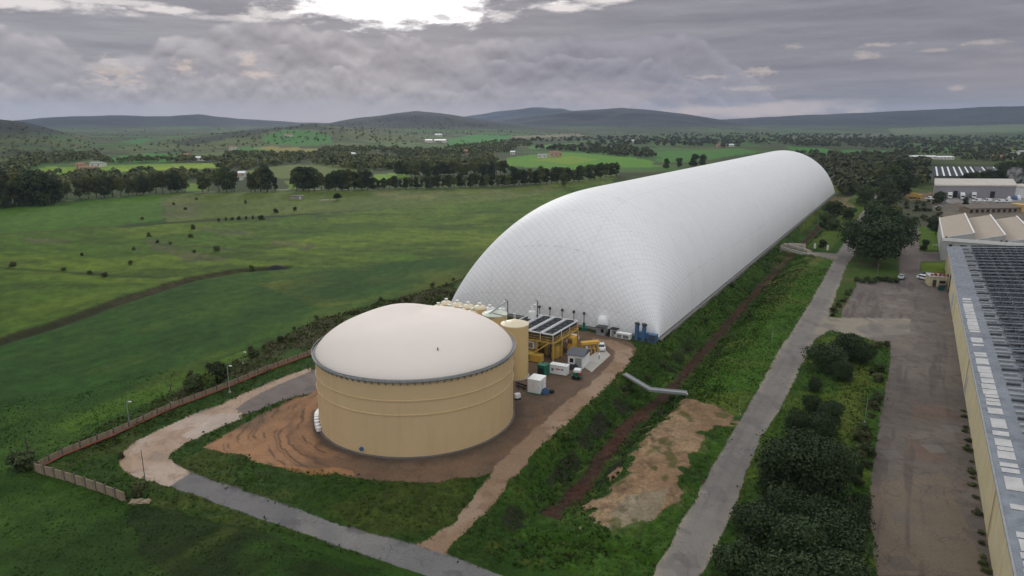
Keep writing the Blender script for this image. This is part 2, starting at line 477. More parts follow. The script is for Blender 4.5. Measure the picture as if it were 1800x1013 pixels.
mixin(pp([(450, 500), (620, 470), (860, 440), (830, 490), (700, 525), (560, 540)]) * sstep(.3, .6, n3), seen(84, 88, 40), .7)
# drill rows of the crop, running with the dome's axis
rowc = (GX * V[0] + GY * V[1])
rows = (np.sin(rowc * 2 * math.pi / 5.5 + n3 * 2) * .5 + .5) * .6 + (np.sin(rowc * 2 * math.pi / 21 + n3 * 3) * .5 + .5) * .4
T *= (1 - (low * np.clip(1 - RR / 420, 0, 1) * (rows - .5) * .30)[..., None])
trk = (np.sin((GX * .55 + GY * .83) * 2 * math.pi / 9 + n1 * 3) * .5 + .5)
T *= (1 - (mid * (trk - .5) * .16)[..., None])
al_ = GX * U[0] + GY * U[1]
mo = fbm(rowc / 7, al_ / 26, 92, 4) - .5; mo2 = fbm(rowc / 2.2, al_ / 9, 93, 3) - .5; mo3 = fbm(GX / 60, GY / 30, 94, 3) - .5
fld = np.clip(low + mid + pp([(-80, 420), (-80, 372), (0, 366), (300, 339), (640, 335), (1080, 305), (1080, 322), (900, 352), (640, 372), (300, 391), (0, 414)]), 0, 1)
T *= (1 + (fld * (mo * .42 + mo2 * .28 + mo3 * .45))[..., None] * np.array([1.15, 1.0, .8]))
spk = vn(GX / (1.0 + RR * .004), GY / (1.0 + RR * .006), 95) - .5; spk2 = vn(GX / (.5 + RR * .002), GY / (.5 + RR * .0035), 96) - .5
T *= (1 + (fld * (spk * .22 + spk2 * .22))[..., None])
mixin(fld * sstep(.30, .42, spk + mo3 * .5), seen(40, 58, 28), .3)
mixin(fld * sstep(.14, .3, mo + mo3 * .4), seen(96, 98, 50), .25)
# field ditches and hedge bottoms
def band(line, w, c, a=.9, soft=.6):
    d, _ = pdist([tuple(gp(*p)[:2]) for p in line], WX, WY)
    mixin(1 - sstep(w * (1 - soft), w, d), c, a)
band([(0, 601), (110, 567), (200, 534), (330, 492), (420, 476), (500, 470)], 2.6, seen(48, 46, 30))
band([(200, 534), (330, 492), (440, 474)], 1.0, seen(84, 72, 54), .4)
band([(-40, 416), (0, 413), (130, 404), (300, 392), (480, 381), (620, 371)], 3.0, seen(70, 62, 44), .8)
band([(230, 398), (330, 388), (480, 381), (560, 376)], 5.0, seen(44, 48, 32), .8)
band([(0, 470), (110, 478), (210, 486), (290, 488)], 2.6, seen(40, 58, 28), .7)
band([(280, 440), (340, 432), (420, 440)], 2.5, seen(70, 66, 44), .6)
band([(300, 338), (420, 336), (520, 335), (660, 334)], 2.2, seen(150, 146, 128), .7)
band([(120, 352), (240, 342), (300, 338)], 1.6, seen(120, 120, 96), .6)
# scrub strip along the outside of the wall and behind the tanks
scrub = pp([(300, 700), (330, 672), (440, 620), (560, 560), (700, 525), (800, 495), (860, 470), (880, 500), (800, 560), (640, 590), (545, 620), (400, 690), (310, 735)])
scrub2 = pp([(60, 815), (140, 770), (300, 690), (310, 735), (150, 800)])
scrub = scrub * sstep(.30, .44, fbm(GX / 14, GY / 14, 120, 4) + scrub * .06)
mixin(scrub, seen(56, 64, 34), .9); mixin(scrub * sstep(.42, .6, n1), seen(72, 64, 46), .7); mixin(scrub * sstep(.55, .7, n2), seen(42, 48, 28), .7)
mixin(scrub2 * sstep(.4, .65, n1), seen(52, 62, 28), .8)
mixin(pp([(100, 740), (300, 668), (440, 612), (455, 622), (300, 690), (120, 762)]) * sstep(.35, .6, n1), seen(76, 98, 36), .7)
# platform, verge and bank areas around the plant
plat = pp([(62, 822), (200, 760), (545, 622), (640, 590), (800, 560), (900, 560), (1165, 600), (1200, 640), (1110, 660), (985, 790), (870, 1000), (740, 1000), (225, 880)])
mixin(plat, seen(46, 66, 29)); mixin(plat * sstep(.5, .7, n1), seen(68, 72, 38), .7)
mixin(plat * sstep(.6, .75, n2), seen(44, 56, 28), .6)
dirt_poly = [(355, 786), (395, 765), (432, 742), (470, 722), (548, 690), (560, 640), (640, 590), (750, 560), (900, 566), (1010, 580), (1060, 588), (1100, 596), (1118, 612), (1110, 640), (1060, 672), (985, 730), (930, 790), (870, 830), (845, 838), (740, 850), (600, 838), (560, 824), (477, 822), (423, 801)]
dirt = pip(dirt_poly, PXx, PYy).astype(float)
TC = (-16.6, 112.0); TR = 16.8
dT = np.hypot(GX - TC[0], GY - TC[1])
mixin(dirt, seen(104, 86, 71)); mixin(dirt * sstep(.38, .62, n1), seen(122, 99, 78), .75); mixin(dirt * sstep(.55, .7, n2), seen(98, 80, 66), .7)
mixin(pp([(355, 786), (395, 765), (425, 760), (430, 800), (440, 812), (423, 801)]), seen(84, 72, 62), .85)
mixin(pp([(900, 740), (960, 730), (1010, 700), (1000, 680), (930, 690), (905, 700)]) * sstep(.3, .6, n1), seen(92, 82, 72), .9)
ang = np.arctan2(GY - TC[1], GX - TC[0])
ringz = dirt * (1 - sstep(15, 17, np.abs(dT - 24))) * sstep(-.2, .5, -np.cos(ang + .35)) * (dT > 18)
wob = dT + (fbm(GX / 6, GY / 6, 51, 4) - .5) * 3.4 + np.cos(ang * 2) * .8
mixin(ringz * sstep(.1, .45, n1), seen(160, 120, 88), .85)
tr = np.sin(wob * 2 * math.pi / 2.1) * .35 + np.sin(wob * 2 * math.pi / .83 + 1) * .25 + .5
mixin(ringz * sstep(.55, .85, tr) * sstep(.42, .6, fbm(GX / 4, GY / 4, 61, 3)), seen(88, 70, 57), .75)
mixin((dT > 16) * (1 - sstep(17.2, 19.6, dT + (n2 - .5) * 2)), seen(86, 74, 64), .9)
mixin(dirt * (1 - sstep(0, 1, np.abs(dT - 21.5) / 1.2)) * (GY < TC[1] + 4), seen(118, 92, 72), .6)
mixin(pp([(460, 818), (560, 822), (625, 826), (628, 834), (560, 834)]), seen(176, 128, 86), .6)
# dark wet service lane through the plant
mixin(pp([(900, 690), (960, 640), (1000, 640), (1060, 600), (1100, 604), (1110, 625), (1080, 650), (1010, 690), (960, 720)]) * sstep(.3, .7, n1), seen(108, 92, 84), .6)
track = pip([(733, 963), (800, 915), (842, 866), (872, 820), (905, 785), (950, 745), (1000, 703), (1040, 672), (1075, 640), (1082, 622), (1066, 606), (1040, 600), (1042, 593), (1085, 600), (1112, 614), (1109, 635), (1068, 678), (1010, 731), (946, 790), (896, 842), (862, 897), (812, 945), (788, 975)], PXx, PYy)
# red soil bed of the ditch
dd, run = pdist(DITCH, WX, WY)
bank = (1 - sstep(9, 12, dd))
mixin(bank * (run > 1), seen(54, 76, 32), .9); mixin(bank * sstep(.45, .62, n1), seen(42, 62, 26), .7); mixin(bank * sstep(.58, .72, n2), seen(74, 78, 40), .6)
bed = (1 - sstep(.6, 1.8, dd + (n2 - .5) * 1.6)) * (run > 3)
mixin(bed, seen(66, 46, 38), .95); mixin(bed * sstep(.5, .68, n2), seen(52, 38, 32), .8); mixin(bed * sstep(.56, .7, n1), seen(78, 50, 40), .6)
mixin(bank * (dd > 2.2) * (dd < 5) * sstep(.5, .62, fbm(GX / 5, GY / 5, 55, 3)), seen(44, 42, 34), .8)
# sandy heap beside the ditch
SX_, SY_ = PXn(GX + (fbm(GX / 2.2, GY / 2.2, 111, 4) - .5) * 6.5, GY + (fbm(GX / 2.2, GY / 2.2, 112, 4) - .5) * 6.5, GZ)
sand = (lambda poly: pip(poly, np.where(front, SX_, -9999), SY_).astype(float))([(1200, 706), (1255, 705), (1302, 735), (1302, 750), (1262, 748), (1238, 762), (1228, 800), (1190, 850), (1205, 868), (1150, 912), (1100, 936), (1062, 930), (1026, 922), (1050, 880), (1110, 812), (1165, 742)])
mixin(sand, seen(146, 122, 95)); mixin(sand * sstep(.42, .6, n1), seen(128, 102, 77), .75); mixin(sand * sstep(.55, .66, n2), seen(98, 82, 62), .6)
mixin(sand * pp([(1062, 930), (1100, 870), (1180, 860), (1150, 912), (1100, 936)]), seen(130, 120, 100), .8)
mixin(sand * sstep(.64, .74, fbm(GX / 3, GY / 3, 77, 3)), seen(70, 74, 40), .7)
# verge between ditch and road
verge = pp([(1240, 705), (1300, 735), (1405, 560), (1470, 450), (1400, 446), (1330, 540), (1250, 640), (1200, 690)])
verge2 = pp([(1302, 748), (1373, 612), (1342, 690), (1300, 760), (1250, 830), (1205, 915), (1150, 1013), (1010, 1013), (900, 930), (960, 930), (1062, 932), (1150, 914), (1205, 868), (1190, 850), (1228, 800), (1238, 762), (1262, 748)])
mixin(verge2, seen(56, 80, 30), .85); mixin(verge2 * sstep(.48, .66, n1), seen(40, 60, 26), .7)
mixin(verge, seen(62, 88, 34), .9); mixin(verge * sstep(.5, .66, n1), seen(84, 90, 44), .7)
mixin(pp([(1370, 440), (1455, 447), (1380, 520), (1330, 540)]) * sstep(.4, .6, n1), seen(96, 94, 56), .6)
# tree belt between the road and the yard
belt = pp([(1233, 1011), (1289, 900), (1333, 775), (1374, 716), (1405, 649), (1432, 596), (1458, 580), (1521, 593), (1566, 609), (1563, 649), (1552, 708), (1543, 761), (1530, 850), (1525, 895), (1534, 949), (1546, 1300), (1150, 1300)])
mixin(belt, seen(52, 74, 30)); mixin(belt * sstep(.48, .64, n1), seen(76, 88, 38), .8); mixin(pp([(1480, 640), (1530, 640), (1520, 740), (1490, 800), (1470, 740)]), seen(90, 92, 48), .5)
north = pp([(1470, 450), (1506, 387), (1545, 330), (1640, 320), (1660, 420), (1664, 445), (1618, 460), (1618, 473), (1664, 485), (1580, 492), (1508, 491), (1478, 560), (1456, 556)])
mixin(north, seen(60, 76, 34)); mixin(north * sstep(.5, .64, n1), seen(84, 84, 50), .7)
mixin(pp([(1556, 356), (1640, 350), (1660, 376), (1655, 398), (1590, 398)]), seen(74, 72, 58), .8)
mixin(pp([(1616, 400), (1655, 398), (1655, 440), (1618, 440)]), seen(84, 104, 42), .8)
mixin(pp([(1618, 462), (1664, 460), (1660, 480), (1620, 480)]), seen(100, 112, 46), .8)
mixin(pp([(1640, 347), (1850, 348), (1850, 425), (1655, 410), (1645, 380)]), seen(112, 102, 92), .9)
mixin(pp([(1640, 347), (1850, 348), (1850, 357), (1640, 357)]), seen(136, 132, 128), .9)
mixin(pp([(1590, 341), (1640, 338), (1640, 352), (1590, 353)]), seen(138, 112, 90), .8)
mixin(pp([(1400, 380), (1500, 300), (1560, 300), (1510, 380), (1460, 440), (1410, 436)]) * (dd > 4), seen(86, 94, 44), .6)
mixin(pp([(1462, 345), (1500, 350), (1500, 372), (1470, 382)]), seen(132, 112, 88), .6)
mixin(pp([(1580, 295), (1640, 300), (1630, 320), (1560, 320)]), seen(96, 98, 92), .7)
# dry straw and dark tufts anywhere there is rough grass
rough = np.clip(plat + belt + verge + verge2 + bank + scrub, 0, 1) * (1 - dirt)
T *= (1 + (rough * (n4 - .5) * .7)[..., None]); T *= (1 + ((n2 - .5) * .25)[..., None])

# surfaced areas
lane = pip([(1060, 1200), (1150, 1011), (1199, 918), (1253, 819), (1304, 734), (1342, 667), (1373.5, 609), (1399, 573), (1431.7, 519), (1453, 480), (1466, 458), (1445, 452), (1412, 446), (1371, 443), (1371, 438), (1412, 441), (1470, 447), (1481, 432), (1494, 408), (1506.5, 387), (1542, 332), (1546, 336), (1528.6, 379), (1516, 408), (1503, 440), (1501, 449), (1490, 463), (1481.6, 482), (1468.6, 519), (1456, 558), (1477, 559), (1600, 560), (1600, 586), (1521, 594), (1458, 581), (1431.6, 597), (1405, 649), (1373.5, 716), (1333, 775), (1313, 828), (1288.6, 900), (1233, 1011), (1150, 1200)], PX0, PY0)
lot = pip([(1477, 559), (1481.6, 543), (1501, 510), (1507.7, 491), (1577, 493), (1581.6, 488), (1579, 456), (1586, 423), (1588, 400), (1616, 400), (1616, 443), (1700, 445), (1700, 459), (1618.5, 460), (1616, 473), (1624, 486), (1675, 490), (1700, 520), (1760, 700), (1850, 1013), (1950, 1400), (1560, 1400), (1543, 1011), (1534, 949), (1525, 895), (1530, 850), (1543, 761), (1552, 707), (1563, 649), (1566, 609), (1521, 594)], PX0, PY0) & ~lane
conc = pip([(337, 832), (296, 855), (256, 845), (226, 835), (212, 822), (208, 810), (214, 796), (238, 776), (285, 753), (333, 732), (390, 711), (431, 691), (487, 668), (546, 646), (546, 653), (490, 676), (455, 692), (413, 719), (426, 727), (424, 737), (395, 748), (367, 761), (333, 776), (303, 794), (297, 804), (310, 817)], PX0, PY0)
asph = pip([(296, 855), (337, 832), (470, 877), (600, 924), (743, 962), (783, 974), (881, 1012), (1010, 1060), (1000, 1140), (751, 1012), (600, 962)], PX0, PY0) | (pip([(413, 719), (455, 692), (490, 676), (546, 653), (620, 620), (640, 640), (548, 690), (482, 710), (433, 729), (426, 727)], PX0, PY0) & ~conc)
track = track & ~asph
L = np.zeros(GX.shape, np.int8)
L[dirt > .5] = 5; L[track] = 1; L[lot] = 3; L[lane] = 2; L[conc] = 4; L[asph & ~conc] = 6
def setl(k, c): T[L == k] = (np.asarray(c) * np.ones(GX.shape + (1,)))[L == k]
def mixl(k, mask, c, a=1.0): mixin((L == k) * mask, c, a)
setl(1, seen(142, 117, 95)); mixl(1, sstep(.45, .6, n1), seen(156, 134, 114), .8); mixl(1, sstep(.56, .7, n2), seen(124, 98, 78), .6)
# wheel ruts of the lane, the road's own wear, the yard's red clay wash
laneL = [G(px, py) for px, py in ((1110, 1200), (1192, 1011), (1244, 909), (1283, 825), (1321, 750), (1358, 690), (1389, 627), (1415, 583), (1444, 530), (1468, 480), (1485, 452), (1500, 420), (1518, 385), (1544, 334))]
dl, rl = pdist(laneL, GX, GY)
setl(2, seen(122, 116, 110)); mixl(2, sstep(1.5, 2.7, dl), seen(140, 130, 114), .8); mixl(2, sstep(.46, .62, n1), seen(110, 104, 99), .6)
mixl(2, (1 - sstep(0, .5, np.abs(dl - 1.0))) * sstep(.35, .6, n1), seen(104, 98, 96), .5)
mixl(2, sstep(.62, .7, fbm(GX / 2.2, GY / 5, 88, 3)), seen(98, 93, 91), .5)
setl(3, seen(102, 93, 87)); mixl(3, sstep(.42, .62, n1), seen(114, 104, 95), .7); mixl(3, sstep(.5, .7, n3), seen(82, 74, 68), .7)
mixl(3, sstep(.55, .7, fbm(GX / 1.3, GY / 1.3, 68, 3)), seen(76, 66, 58), .45)
mixl(3, pp([(1600, 700), (1670, 690), (1715, 850), (1640, 870), (1590, 820)]) * sstep(.35, .7, fbm(GX / 7, GY / 7, 65, 4)), seen(108, 82, 66), .5)
mixl(3, pp([(1525, 850), (1660, 830), (1740, 1013), (1530, 1013)]), seen(112, 98, 82), .7)
mixl(3, pp([(1475, 556), (1620, 556), (1620, 590), (1480, 590)]) * sstep(.42, .7, fbm(GX / 5, GY / 5, 66, 4)), seen(118, 112, 108), .55)
mixl(3, pp([(1580, 400), (1618, 400), (1618, 470), (1580, 480)]), seen(108, 96, 90), .8)
vv = GX * V[0] + GY * V[1]
mixl(3, sstep(.6, .72, fbm(vv / 1.6, (GX * U[0] + GY * U[1]) / 22, 90, 3)), seen(74, 65, 62), .6)
mixl(3, sstep(.66, .72, fbm((GX * U[0] + GY * U[1]) / 1.2, vv / 14, 91, 3)), seen(106, 94, 88), .4)
setl(4, seen(158, 134, 114)); mixl(4, sstep(.42, .6, n1), seen(170, 152, 138), .8); mixl(4, sstep(.58, .7, n2), seen(134, 110, 92), .5)
mixl(4, pp([(330, 776), (367, 761), (395, 748), (424, 737), (426, 727), (385, 728), (345, 748), (320, 768)]), seen(172, 160, 150), .6)
mixl(4, pp([(225, 836), (209, 817), (214, 796), (238, 776), (246, 780), (228, 800), (232, 830)]), seen(146, 122, 100), .7)
setl(6, seen(112, 110, 108)); mixl(6, sstep(.44, .62, n1), seen(126, 122, 118), .8); mixl(6, sstep(.6, .7, n2), seen(88, 84, 86), .6)
mixl(6, (PXx > 405) & (PYy < 740), seen(104, 90, 84), .7)
mixl(6, (PXx < 520) & (PYy > 800) & (n1 > .35), seen(92, 90, 92), .6)
# micro relief in rough grass
GZ = np.where(L == 2, np.maximum(GZ, 0.0), GZ)
bump = rough * (L == 0) * (RR < 330)
GZ2 = GZ + bump * ((n2 - .45) * .9 + (n4 - .5) * .35) * np.clip(1.2 - RR / 330, 0, 1) + (low + mid) * (RR < 260) * (L == 0) * (n4 - .5) * .22
verts = np.stack([GX, GY, GZ2], -1).reshape(-1, 3)
nr, nc = GX.shape
ii, jj = np.meshgrid(np.arange(nr - 1), np.arange(nc - 1), indexing='ij')
q = np.stack([ii * nc + jj, (ii + 1) * nc + jj, (ii + 1) * nc + jj + 1, ii * nc + jj + 1], -1).reshape(-1, 4)[:, ::-1]
fl = L[:-1, :-1].reshape(-1)
Tf = np.clip(T.reshape(-1, 3), .003, .9)
M_GROUND = ground_mat('grass_and_soil', 1.0, 2.5, .52)
M_DIRT = ground_mat('red_dirt', .8, 4, .34, grit=.45); M_TRACK = ground_mat('gravel_track', .6, 6, .26, grit=.4)
M_LANE = ground_mat('worn_asphalt', .35, 9, .2, .85, 3.0, .25, .55, .2); M_LOT = ground_mat('yard_asphalt', .35, 9, .24, .8, 2.6, .25, .65, .25)
M_CONC = ground_mat('road_concrete', .3, 8, .17, .85, 1.5, .25, .5, .15); M_ASPH = ground_mat('patched_asphalt', .4, 9, .24, .85, 2.6, .25, .6, .3)
for k, nm, mt in ((0, 'ground', M_GROUND), (5, 'dirt_yard', M_DIRT), (1, 'dirt_track', M_TRACK), (2, 'road', M_LANE), (3, 'asphalt_yard', M_LOT), (4, 'concrete_road', M_CONC), (6, 'asphalt_road', M_ASPH)):
    qq = q[fl == k]
    used, inv = np.unique(qq, return_inverse=True)
    npmesh(nm, verts[used], inv.reshape(-1, 4), mt, Tf[used], smooth=True, kind='structure')
# a coarse cap under the drone, closing the sheet
th = np.radians(az[:-1])
cap = MB(); cap.add([(12 * math.sin(a), 12 * math.cos(a), float(Z1(12 * math.sin(a), 12 * math.cos(a)))) for a in th[::6]], [tuple(range(len(th[::6])))[::-1]])
co = cap.build('ground', pm('near_grass', tuple(seen(48, 70, 30)), .95)); co['kind'] = 'structure'
# ------------------------------------------------------------------ materials for built things
BEIGE = pm('beige_paint', (.62, .455, .25), .55, .06, .12, streak=((.42, .29, .15), .5, .22), spec=.3)
BEIGE2 = pm('beige_vessel_paint', (.66, .48, .225), .5, .08, .4, spec=.3)
CREAM = pm('cream_roof', (.72, .62, .44), .55, .08, .4)
MEMB = pm('tank_membrane', (.76, .68, .61), .75, .03, .06, spec=.12)
GALV = pm('galvanised_steel', (.30, .31, .31), .5, .2, .8, metal=.3)
DGREY = pm('dark_grey_steel', (.06, .062, .066), .6, .2, .8)
BLACK = pm('black_rubber', (.018, .018, .02), .7, .3, 1.0)
WHITE = pm('white_paint', (.78, .78, .77), .5, .06, .5, streak=((.5, .47, .42), .9, .25))
OFFW = pm('off_white_panel', (.66, .66, .64), .6, .08, .5, streak=((.42, .40, .36), .8, .35))
YELLOW = pm('yellow_paint', (.54, .36, .075), .5, .12, .6, streak=((.3, .2, .06), .8, .3))
ORANGE = pm('orange_yellow_paint', (.64, .37, .06), .5, .12, .6)
BLUE = pm('blue_paint', (.06, .13, .24), .5, .15, .6)
GREEN = pm('green_enamel', (.015, .13, .075), .45, .15, .7)
RED = pm('red_paint', (.32, .05, .04), .55, .15, .7)
GLASS = pm('dark_glass', (.02, .024, .03), .1, .1, .5, spec=.6)
CARW = pm('white_car_paint', (.74, .75, .76), .25, .03, .5, spec=.5)
CARG = pm('silver_car_paint', (.40, .42, .44), .28, .03, .5, spec=.5, metal=.3)
CARD = pm('dark_car_paint', (.03, .045, .10), .28, .05, .5, spec=.5)
CONCR = pm('concrete', (.42, .39, .35), .85, .15, .5, bump=.2)
PLANK = pm('precast_concrete_panel', (.27, .21, .14), .9, .3, .7, streak=((.13, .11, .08), .7, .75), bump=.3)
POSTM = pm('dark_concrete_post', (.12, .10, .085), .9, .2, 1.0)
RUST = pm('rusty_pipe', (.26, .07, .05), .8, .3, 1.0)
WOOD = pm('weathered_wood', (.075, .06, .05), .9, .3, 1.0)
ROOFG = pm('grey_sheet_roof', (.10, .105, .115), .6, .12, .7)
LAMP = pm('lamp_head_grey', (.5, .5, .5), .5, .1, 1)

# ------------------------------------------------------------------ the long white air-supported dome
def dome_mat():
    m, n, b = newmat('coated_white_fabric')
    uv = n.node('ShaderNodeUVMap', uv_map='net').outputs[0]
    tc = n.node('ShaderNodeTexCoord').outputs['Object']
    s = n.sep(uv); per = 2.15
    a = n.m('ADD', s[0], s[1]); c = n.m('SUBTRACT', s[0], s[1])
    da = n.m('PINGPONG', n.m('ADD', a, 5000 * per), per * .5); dc = n.m('PINGPONG', n.m('ADD', c, 5000 * per), per * .5)
    pa = n.m('POWER', n.m('SINE', n.m('MULTIPLY', da, math.pi / per)), .55); pc = n.m('POWER', n.m('SINE', n.m('MULTIPLY', dc, math.pi / per)), .55)
    pil = n.m('MULTIPLY', pa, pc)
    line = n.m('MINIMUM', da, dc)
    lf = n.rampf(line, .05, .24, 1, 0)
    grime = n.noise(n.scalev(tc, .25, .25, .05), 1.2, 5)
    base = n.mix(n.rampf(grime, .42, .72, 0, .30), (.80, .795, .79), (.69, .675, .66))
    base = n.mix(n.m('MULTIPLY', n.rampf(n.noise(tc, .028, 3), .4, .65), .22), base, (.74, .73, .725))
    # welded fabric seams across and along
    sx = n.m('PINGPONG', n.m('ADD', s[0], 2000.0), 6.6); sy = n.m('PINGPONG', n.m('ADD', s[1], 1998.0), 14.0)
    seam = n.m('MAXIMUM', n.rampf(sx, .05, .22, 1, 0), n.rampf(sy, .04, .2, 1, 0))
    dots = n.rampf(n.noise(uv, 1.6, 2), .45, .6)
    base = n.mix(n.m('MULTIPLY', n.m('MULTIPLY', seam, dots), .40), base, (.32, .32, .34))
    base = n.mix(n.m('MULTIPLY', lf, .19), base, (.42, .41, .43))
    n.t.links.new(base, b.inputs['Base Color'])
    b.inputs['Roughness'].default_value = .62; b.inputs['Specular IOR Level'].default_value = .2
    bn = n.node('ShaderNodeBump'); bn.inputs['Strength'].default_value = .34; bn.inputs['Distance'].default_value = .15
    n.t.links.new(pil, bn.inputs['Height']); n.t.links.new(bn.outputs[0], b.inputs['Normal'])
    return m

DW, DL, DH, DE = 60.0, 391.0, 31.1, 51.4
D0 = np.array([34.6, 153.6])                      # near right corner
nw, ns_ = 180, 560
th = np.linspace(0, math.pi, nw); wv = DW / 2 * (1 - np.cos(th))
t1 = np.linspace(0, 1, 200); s_front = DE * (1 - np.cos(t1 * math.pi / 2))
s_mid = np.linspace(DE, DL - DE, 260)[1:-1]; s_back = DL - s_front[::-1]
sv = np.concatenate([s_front, s_mid, s_back])
S_, W_ = np.meshgrid(sv, wv, indexing='ij')
def dome_z(S, W):
    a = np.abs(2 * W / DW - 1)
    b = np.where(S < DL / 2, np.clip((DE - S) / DE, 0, 1), np.clip((62.0 - (DL - S)) / 62.0, 0, 1))
    fa = np.clip(1 - a ** 1.9, 0, 1); fb = np.clip(1 - b ** 3.46, 0, 1)
    return DH * fa ** .453 * fb ** .4
Zd = dome_z(S_, W_)
wc = np.concatenate([[0], np.cumsum(np.hypot(np.diff(wv), np.diff(dome_z(np.full_like(wv, DL / 2), wv))))])
scum = np.concatenate([[0], np.cumsum(np.hypot(np.diff(sv), np.diff(dome_z(sv, np.full_like(sv, DW / 2)))))])
UVs, UVw = np.meshgrid(scum, wc - wc[-1] / 2, indexing='ij')
dome_root = thing('air_dome', 'huge long white inflated fabric hall beside the cream tank', 'air dome', (D0[0], D0[1], 0), math.atan2(U[1], U[0]))
# local x runs along the hall, local y across it (to the left of it)
vd = np.stack([S_, W_, Zd + .25], -1).reshape(-1, 3)
a_, b_ = np.meshgrid(np.arange(len(sv) - 1), np.arange(nw - 1), indexing='ij')
qd = np.stack([a_ * nw + b_, (a_ + 1) * nw + b_, (a_ + 1) * nw + b_ + 1, a_ * nw + b_ + 1], -1).reshape(-1, 4)
env = npmesh('envelope', vd, qd, dome_mat(), smooth=True, parent=dome_root)
uvl = env.data.uv_layers.new(name='net')
uvd = np.stack([UVs, UVw], -1).reshape(-1, 2)[qd.ravel()]
uvl.data.foreach_set('uv', uvd.astype(np.float32).ravel())
kb = MB()
for x0, y0, x1, y1 in ((-.9, -.9, DL + .9, -.15), (-.9, DW + .15, DL + .9, DW + .9), (-.9, -.15, -.15, DW + .15), (DL + .15, -.15, DL + .9, DW + .15)): kb.box(x0, y0, -.6, x1, y1, .45)
kb.build('foundation_kerb', pm('weathered_kerb', (.20, .19, .175), .9, .25, .3), dome_root)
an = MB()
an.add([(-.14, -.14, .2), (DL + .14, -.14, .2), (DL + .14, DW + .14, .2), (-.14, DW + .14, .2), (-.14, -.14, .62), (DL + .14, -.14, .62), (DL + .14, DW + .14, .62), (-.14, DW + .14, .62)], [(0, 1, 5, 4), (1, 2, 6, 5), (2, 3, 7, 6), (3, 0, 4, 7)])
an.build('anchor_rail', DGREY, dome_root)

# ------------------------------------------------------------------ the big beige storage tank
tank = thing('storage_tank', 'wide beige cylindrical tank under a swollen cream membrane roof', 'tank', (TC[0], TC[1], 0))
TH = 12.5
m = MB(); m.lathe([(TR, -.3), (TR, TH)], 128, cap=False); smooth_by_angle(m.build('wall', BEIGE, tank))
for z, w in ((9.35, .085), (7.05, .08)):
    m = MB(); m.lathe([(TR, z - w), (TR + .11, z - w), (TR + .12, z + w), (TR, z + w)], 128, cap=False); smooth_by_angle(m.build('stiffener_ring', BEIGE, tank))
m = MB(); m.lathe([(TR + .32, -.3), (TR + .32, .16), (TR + .003, .22)], 128, cap=False); smooth_by_angle(m.build('base_ring', pm('dark_concrete', (.13, .115, .10), .9, .3, .5), tank))  # darker concrete, so the tank's foot reads as a dark line
# membrane: swollen, with a shallow fold across its far side
mr, mt_ = 60, 192
rr2 = np.sin(np.linspace(0, math.pi / 2, mr)) * (TR - .1)
tt2 = np.linspace(0, 2 * math.pi, mt_, endpoint=False)
Rm, Tm = np.meshgrid(rr2, tt2, indexing='ij')
xm = Rm * np.cos(Tm); ym = Rm * np.sin(Tm)
q_ = Rm / (TR - .1)
zm = 5.35 * np.clip(1 - q_ ** 2.9, 0, 1) ** .72
fold = np.exp(-((xm - 1.0 - (ym - 5) * .15) / 1.9) ** 2) * np.exp(-((ym - 6.5) / 5.0) ** 2)
zm = zm - fold * .25 + .42 / (1 + np.exp((xm - .6 - (ym - 5) * .12) / .38)) * np.exp(-((ym - 6) / 4.5) ** 2) * np.exp(-((xm + 3) / 5.5) ** 2) + np.exp(-((xm + 4.5) / 4) ** 2 - ((ym - 5.0) / 5.5) ** 2) * .25
vm = np.stack([xm, ym, zm + TH + .12], -1).reshape(-1, 3)
qa, qb = np.meshgrid(np.arange(mr - 1), np.arange(mt_), indexing='ij')
qm = np.stack([qa * mt_ + qb, (qa + 1) * mt_ + qb, (qa + 1) * mt_ + (qb + 1) % mt_, qa * mt_ + (qb + 1) % mt_], -1).reshape(-1, 4)
npmesh('membrane_roof', vm, qm, MEMB, smooth=True, parent=tank)
m = MB(); m.lathe([(TR + .02, TH - .12), (TR + .46, TH - .10), (TR + .46, TH + .0), (TR - .15, TH + .10)], 128, cap=False); smooth_by_angle(m.build('rim_walkway', pm('rim_steel', (.15, .16, .16), .6, .2, .8), tank))
m = MB()
m.lathe([(TR + .48, TH + .42), (TR + .52, TH + .42), (TR + .52, TH + .47), (TR + .48, TH + .47), (TR + .48, TH + .42)], 128, cap=False)
for k in range(96):
    a = 2 * math.pi * k / 96; x, y = (TR + .50) * math.cos(a), (TR + .50) * math.sin(a)
    m.cyl(x, y, TH + .02, TH + .45, .035, 5)
m.build('rim_rail', GALV, tank)
for k in range(96):
    a = 2 * math.pi * k / 96
    m = MB(); c_, s_ = math.cos(a), math.sin(a); tx, ty = -s_ * .06, c_ * .06
    p = [(TR + .003, TH - .13), (TR + .48, TH - .13), (TR + .003, TH - .70)]
    vs = [(r * c_ + e * tx, r * s_ + e * ty, z) for e in (-1, 1) for r, z in p]
    m.add(vs, [(0, 1, 2), (5, 4, 3), (0, 3, 4, 1), (1, 4, 5, 2), (2, 5, 3, 0)])
    o = m.build('rim_bracket', GALV, tank)
m = MB(); px_, py_ = 5.2, -12.2; zc = 12.6 + 5.35 * (1 - (math.hypot(px_, py_) / 16.7) ** 2.9) ** .72
m.cyl(px_, py_, zc - .1, zc + .40, .09, 8); m.box(px_ - .07, py_ - .28, zc + .36, px_ + .07, py_ + .06, zc + .5); m.build('vent_valve', DGREY, tank)
a = math.atan2(-16.5, -7.0)
m = MB(); m.lathe([(.34, 0), (.34, .3), (.26, .34), (.26, .38)], 14)
o = m.build('manway', BLUE, tank); o.location = ((TR + .3) * math.cos(a), (TR + .3) * math.sin(a), .95); o.rotation_euler = (R(90), 0, a + R(90) + math.pi)
m = MB()
